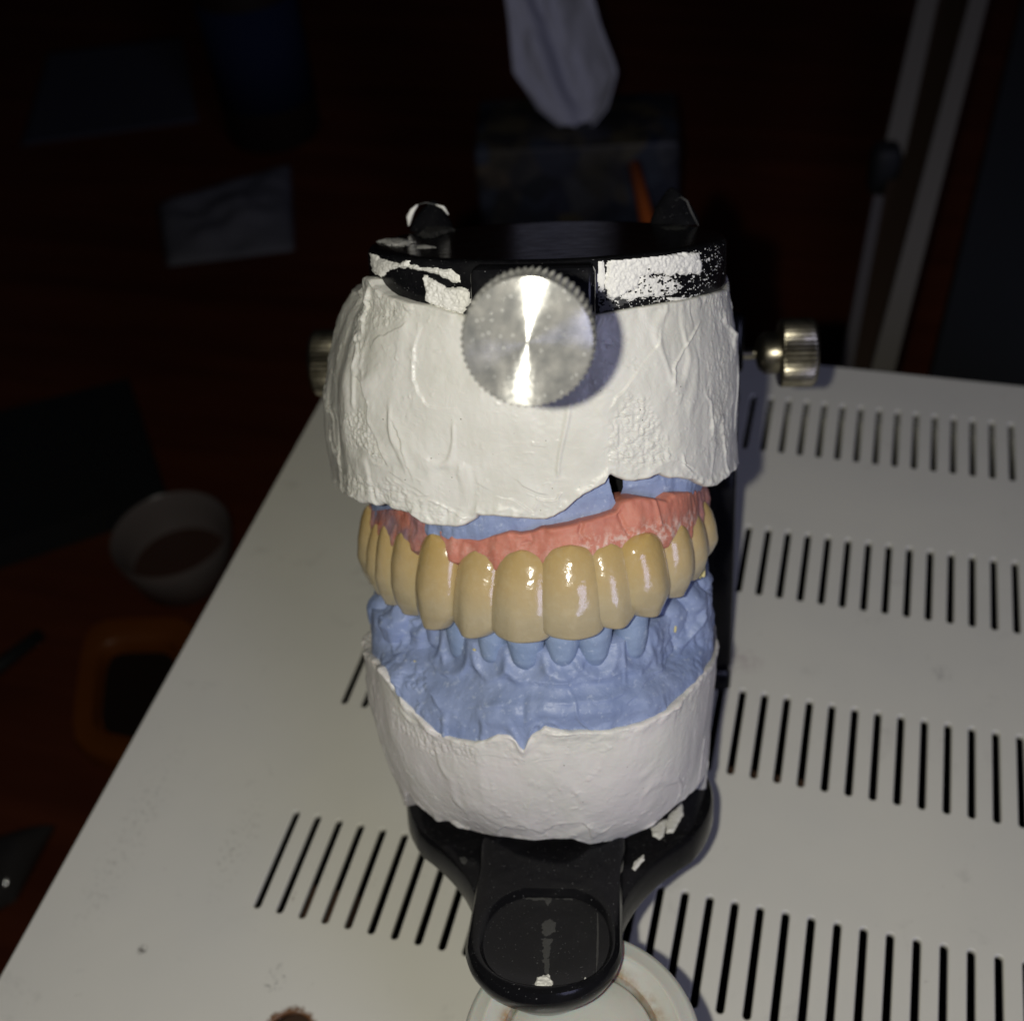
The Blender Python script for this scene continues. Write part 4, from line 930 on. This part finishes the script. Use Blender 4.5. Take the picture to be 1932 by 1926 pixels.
G = xyz(thg, rr_, zz_)
h = carve(G, thg, FE_B, ROB, 60, 1.15)+fbm(G, .28, 3, 66)*.35
# rolled gum collar round every tooth and interdental papillae
for (pt, wm), t0 in zip(lt3, lth):
    dx = (thg-t0)*r_arch(t0)*.95; dzz = (zz_-pt[2])
    rim_ = np.sqrt((dx/(wm*.5))**2+(np.minimum(dzz-wm*.55, 0)/(wm*.55))**2)      # U-shaped socket outline
    h += .30*(1+.8*noise(G, .5, 77))*np.exp(-((rim_-1.24)/.22)**2)*smooth(3, -1, dzz-1)+.35*np.exp(-(dx/(wm*.45))**2)*np.exp(-((dzz+4)/3.)**2)-.6*np.exp(-(rim_/1.0)**6)
rr_ = rr_+h; G = xyz(thg, rr_, zz_)
cap = [xyz(TB[None], rr_[-1:]-3, ztop_+.4), xyz(TB[None], rr_[-1:]-9, ztop_-.5)]
grid('stone_jaw', np.concatenate([G]+cap, 0), M_BLU, lc, flip=True)
def stone_tooth(pt, t0, wm, h, lab, mat, seed, dpt=5.2, out=.25, rnd=0.):
    n = np.array([math.sin(t0), -math.cos(t0)]); tx = np.array([math.cos(t0), math.sin(t0)])
    nv, nu = 44, 48; v_ = np.linspace(0, 1, nv)[:, None]; a = np.linspace(-np.pi, np.pi, nu, endpoint=False)[None]
    pw = np.interp(v_, [0, .04, .10, .2, .4, .8, 1], [.12, .38, .54, .70, .88, 1.04, 1.08]); lb = np.interp(v_, [0, .08, .2, .5, 1], [.2, .62, .9, 1.0, .78])*(1-rnd*.75*smooth(.45, 1, v_)**1.5); pw = pw*(1-rnd*.55*smooth(.5, 1, v_)**2)
    ca, sa = np.cos(a), np.sin(a)
    x = wm/2*pw*np.sign(sa)*np.abs(sa)**.9; y = np.sign(ca)*np.abs(ca)**.9*lb*dpt/2; z = v_*h+0*x
    G = np.stack([pt[0]+tx[0]*x+n[0]*(y-dpt/2+out+.35), pt[1]+tx[1]*x+n[1]*(y-dpt/2+out+.35), pt[2]-.2+z], -1)
    dn = fbm(G, .4, 3, seed)*(.16+rnd*.7)+noise(G, 1.7, seed)*.03
    G[..., 0] += n[0]*dn; G[..., 1] += n[1]*dn
    top = G[-1:].mean(1, keepdims=True)+0*G[-1:]; bot = G[:1].mean(1, keepdims=True)+0*G[:1]
    o = grid('stone_tooth', np.concatenate([bot, G, top], 0), mat, lc, close_u=True, flip=True)
    if lab: o['label'] = lab
for k, ((pt, wm), t0) in enumerate(zip(lt3, lth)):
    stone_tooth(pt, t0, wm, 10, None, M_BLT if k != 3 else M_BLU, 200+k, out=-.35)
# back teeth of the lower cast, seen at the sides
for k, (t0, wm, zc) in enumerate(((-.98, 6.4, 31.), (-1.14, 6.6, 31.5), (-1.36, 7, 32), (.98, 6.2, 32.5), (1.16, 7, 33.5), (1.40, 8, 34.5))):
    r_ = float(r_blow(np.array(t0), np.array(zc))); pt = np.array([-1+r_*math.sin(t0), -r_*math.cos(t0), zc-2.5])
    stone_tooth(pt, t0, wm, 10.5 if t0 > 0 else 8.5, None, M_BLU, 220+k, dpt=7.5, out=.35, rnd=1.)
# yellow wax chips caught beside the right back teeth
M_WAX = newmat('yellow_wax', (.62, .55, .25), .5, .4)
wx = []
for (q, s_) in (((1640, 560), (.9, .6, 1.4)), ((1660, 552), (.6, .5, 1.5)), ((1536, 812), (.4, .3, .9)), ((388, 962), (.35, .3, .6)), ((652, 903), (.4, .3, .25))):
    u_, v_ = z2([q])[0]; pt, ok = hit(np.array([u_]), np.array([v_]), fb_); pt = pt[0]
    t0 = polar(pt[0], pt[1])[0]; pt = pt+np.array([math.sin(t0), -math.cos(t0), 0])*.5
    mesh('wax_chip', *rbox(pt, np.array(s_)*1.25, .25, Matrix.Rotation(t0+.3, 3, 'Z') @ Matrix.Rotation(.3, 3, 'Y')), M_WAX, lc, sharp=40)

# ================================================================== things around, out of focus
def quadsheet(name, pts, z, mat, label, cat, th_=1.2, bumpy=0, seed=0, n=26):
    c4 = [wz(u_, v_, z) for u_, v_ in pts]; ctr = sum(c4)/4
    s = np.linspace(0, 1, n); A, B = np.meshgrid(s, s)
    G = (c4[0]*((1-A)*(1-B))[..., None]+c4[1]*(A*(1-B))[..., None]+c4[2]*(A*B)[..., None]+c4[3]*((1-A)*B)[..., None])
    hgt = th_+bumpy*(.5+.5*fbm(G, .03, 3, seed))*np.sin(np.pi*A)**.5*np.sin(np.pi*B)**.5
    Gt = G.copy(); Gt[..., 2] = z+hgt
    o = grid(name, Gt-0, mat, None); sol = o.modifiers.new('thickness', 'SOLIDIFY'); sol.thickness = min(th_, 1.)*K; sol.offset = -1
    o.location = Vector(ctr)*K
    me = o.data; a = np.zeros(len(me.vertices)*3, np.float32); me.vertices.foreach_get('co', a); a = a.reshape(-1, 3)-np.array(ctr)*K; me.vertices.foreach_set('co', a.astype(np.float32).reshape(-1)); me.update()
    return tag(o, label, cat)
quadsheet('paper_sheet', [(92, 101), (345, 72), (375, 232), (40, 278)], ZT, M_SHT, 'dim flat grey sheet lying far back on the table at upper left', 'paper', .6)
quadsheet('crumpled_paper', [(300, 395), (548, 315), (556, 478), (318, 508)], ZT, M_PAP, 'small crumpled pale paper lying on the brown table left of the articulator', 'paper', 1.2, 22, 5)
mt_ = [wz(u_, v_, ZT) for u_, v_ in ((-60, 840), (258, 758), (326, 965), (-60, 1095))]
o = joined('rubber_mat', [(np.concatenate([[q+[0, 0, .5] for q in mt_[::-1]], [q+[0, 0, 14] for q in mt_[::-1]]]), [[3, 2, 1, 0], [4, 5, 6, 7], [0, 1, 5, 4], [1, 2, 6, 5], [2, 3, 7, 6], [3, 0, 4, 7]])], M_MAT, None, smooth_=False)
tag(o, 'flat black square block lying on the brown table behind the small bowl', 'black block')
# small bowl
bc = wz(352, 1085, ZT)
bw = thing('small_bowl', (bc[0], bc[1], ZT), 'small round frosted clear plastic bowl on the brown table beside the case', 'bowl')
mesh('wall', *lathe([(.01, .2), (15, .2), (18, 2), (22, 16), (23.3, 24), (23.0, 24.8), (22.3, 24), (21, 16), (17, 3.2), (.01, 2.4)], 64, (bc[0], bc[1], ZT)), M_BWL, bw, sharp=60)
mesh('contents', *lathe([(.01, 2.6), (16.6, 2.6), (18.6, 8), (.01, 9)], 48, (bc[0], bc[1], ZT)), newmat('brown_paste', (.06, .03, .022), .5, .4), bw, sharp=60)
# orange frame-shaped thing
oc = wz(270, 1340, ZT)
oth = thing('orange_holder', (oc[0], oc[1], ZT), 'dull orange tray with a dark hollow, on the table against the case', 'tray')
q4 = [wz(u_, v_, ZT) for u_, v_ in ((178, 1200), (395, 1195), (330, 1480), (148, 1440))]; ctr = sum(q4)/4
def ringq(s, z): return np.array([ctr+(q-ctr)*s+np.array([0, 0, z]) for q in q4])
def dens(L): 
    out = []
    for i in range(4):
        for k in range(6): out.append(L[i]*(1-k/6)+L[(i+1) % 4]*k/6)
    out = np.array(out); c_ = out.mean(0); 
    for _ in range(2): out = (np.roll(out, 1, 0)+out*2+np.roll(out, -1, 0))/4
    return out
mesh('frame', *loft([dens(ringq(s, z)) for s, z in ((1.0, .5), (1.03, 9), (1.0, 10.5), (.72, 10.5), (.68, 9.5), (.66, 3), (.02, 3))]), M_ORG, oth, sharp=50)
mesh('hollow', *loft([dens(ringq(s, z)) for s, z in ((.60, 3.2), (.60, 5), (.02, 5))]), M_DRK, oth, sharp=50)
# black stick
a_, b_ = wz(-10, 1262, ZT+4), wz(78, 1195, ZT+4)
tag(mesh('tool_handle', *tube([a_-(b_-a_)*.5, a_, b_], [3, 3, 2.5], 14), M_MAT), 'thin black tool handle lying on the table at the left edge', 'tool')
# shiny wrap at bottom left
def crinkle(name, pts, z, seed, label, mat=M_GLS):
    return quadsheet(name, pts, z, mat, label, 'plastic wrap', .8, 26, seed, 34)
crinkle('plastic_wrap', [(-40, 1590), (105, 1560), (30, 1700), (-60, 1750)], ZT, 31, 'crinkled clear shiny wrap on the table at the lower left edge')
# blue bottle and olive thing in the dark
bp = wz(520, 250, ZT)
bt = thing('dark_bottle', (bp[0], bp[1], ZT), 'tall dark bottle with a faint blue label, far back on the table', 'bottle')
mesh('body', *lathe([(.01, 0), (26, 0), (28, 3), (28, 95), (24, 108), (10, 118), (10, 135), (.01, 136)], 48, (bp[0], bp[1], ZT)), M_DRK, bt, sharp=50)
mesh('label', *lathe([(28.3, 25), (28.3, 85)], 48, (bp[0], bp[1], ZT)), M_BLB, bt)
# tissue box with a tissue
tb = wd(1098, 330, 640)
tb_ = thing('tissue_box', (tb[0], tb[1]+30, ZT), 'square carton with a dark multicoloured print, behind the articulator', 'tissue box')
Rz = np.array(Matrix.Rotation(.22, 3, 'Z'))
htop = wd(1098, 215, 640)[2]
ht = wz(1098, 200, ZT)[2]*0+88
ht = 95; ft = wz(1098, 275, ZT+ht)+RC[2]*[1, 1, 0]*32
mesh('carton', *rbox((ft[0], ft[1], ZT+ht/2), (88, 46, ht), 2., Rz), M_BOX, tb_, sharp=40)
t0 = wz(1085, 240, ZT+ht); d0_ = float((RC @ (t0-CAM))[2]); t1 = wd(1015, -90, d0_-20)
n_, m_ = 60, 40; A, B = np.meshgrid(np.linspace(0, 1, n_), np.linspace(-1, 1, m_), indexing='ij')
ax = (t1-t0); rt = RC[0]*1.0; fw = RC[2]
wid = np.interp(A, [0, .1, .3, .6, 1], [7, 15, 22, 19, 17])
fold = 7*np.sin(B*3.2+A*2)+5*fbm(np.stack([A*3, B*2, 0*A], -1), 1.2, 3, 9)+1.2*np.sin(B*9+A*5)
Gt = t0+A[..., None]*ax+(B*wid)[..., None]*rt+(fold*np.interp(A, [0, .2, 1], [.4, 1, 1.2]))[..., None]*fw
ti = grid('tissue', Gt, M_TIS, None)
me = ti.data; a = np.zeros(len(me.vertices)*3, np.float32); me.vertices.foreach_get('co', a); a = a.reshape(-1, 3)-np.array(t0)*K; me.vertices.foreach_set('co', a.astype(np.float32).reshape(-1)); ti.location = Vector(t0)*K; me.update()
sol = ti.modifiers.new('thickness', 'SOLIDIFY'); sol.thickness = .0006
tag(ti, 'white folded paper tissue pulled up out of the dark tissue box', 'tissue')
# orange pencil in front of the box
a_, b_ = wd(1228, 450, 470), wd(1196, 312, 485)
pn = mesh('pencil', *tube([a_+(a_-b_)*.8, a_, b_], [3.0, 3.0, 2.9], 8), newmat('orange_lacquer', (.42, .10, .02), .4, .4))
tag(pn, 'orange pencil standing tilted in front of the tissue box', 'pencil')
# cabinet frame at right: two pale uprights with a brown post between, a clamp
def upright(name, uv0, d0, uv1, d1, wpx, mat, label, cat, ext=.25, down=.25):
    a_, b_ = wd(*uv0, d0), wd(*uv1, d1); a2 = a_-(b_-a_)*.55; b2 = b_+(b_-a_)*ext; a2 = a_-(b_-a_)*down
    o = mesh(name, *beam(a2, b2, wpx/FD*(d0+d1)/2, 10, RC[0]), mat, None, smooth_=False)
    ctr = (a2+b2)/2
    me = o.data
    for v_ in me.vertices: v_.co -= Vector(a2)*K
    o.location = Vector(a2)*K
    return tag(o, label, cat)
upright('metal_upright', (1668, 680), 430, (1845, 0), 540, 36, M_BGE, 'brighter beige metal upright behind the case, right one of the leaning pair', 'metal rail', )
upright('metal_upright', (1684, 292), 500, (1749, 0), 550, 37, M_BGE, 'upper beige metal upright, left one of the leaning pair above the black clamp', 'metal rail', down=.02)
upright('brown_post', (1612, 700), 445, (1795, 0), 565, 60, M_BRN, 'dark brown post running between the two beige uprights', 'post')
o = mesh('clamp', *rbox(wd(1668, 318, 495), (12, 12, 22), 4, Rz), M_MAT, None, sharp=40); tag(o, 'small black clamp at the foot of the left beige upright', 'clamp')
o = mesh('metal_strip', *beam(wd(1590, 730, 430), wd(1655, 380, 485), 20/FD*450, 6, RC[0]), newmat('dull_grey_metal', (.13, .12, .115), .6, .3), None, smooth_=False); tag(o, 'thin dull grey strip standing beside the brown post below the clamp', 'metal strip')
o = mesh('cabinet_side', *beam(wd(1850, 760, 450), wd(2010, 0, 600), 170/FD*540, 12, RC[0]), newmat('charcoal_panel', (.022, .024, .026), .7, .3), None, smooth_=False); tag(o, 'dark charcoal cabinet panel at the far right behind the uprights', 'cabinet panel')
o = mesh('wooden_peg', *tube([wd(1396, 95, 800), wd(1398, 28, 820)], [8, 5], 12), newmat('dull_tan_wood', (.14, .10, .06), .6, .3)); tag(o, 'faint tan peg standing in the dark above the right lug', 'peg')
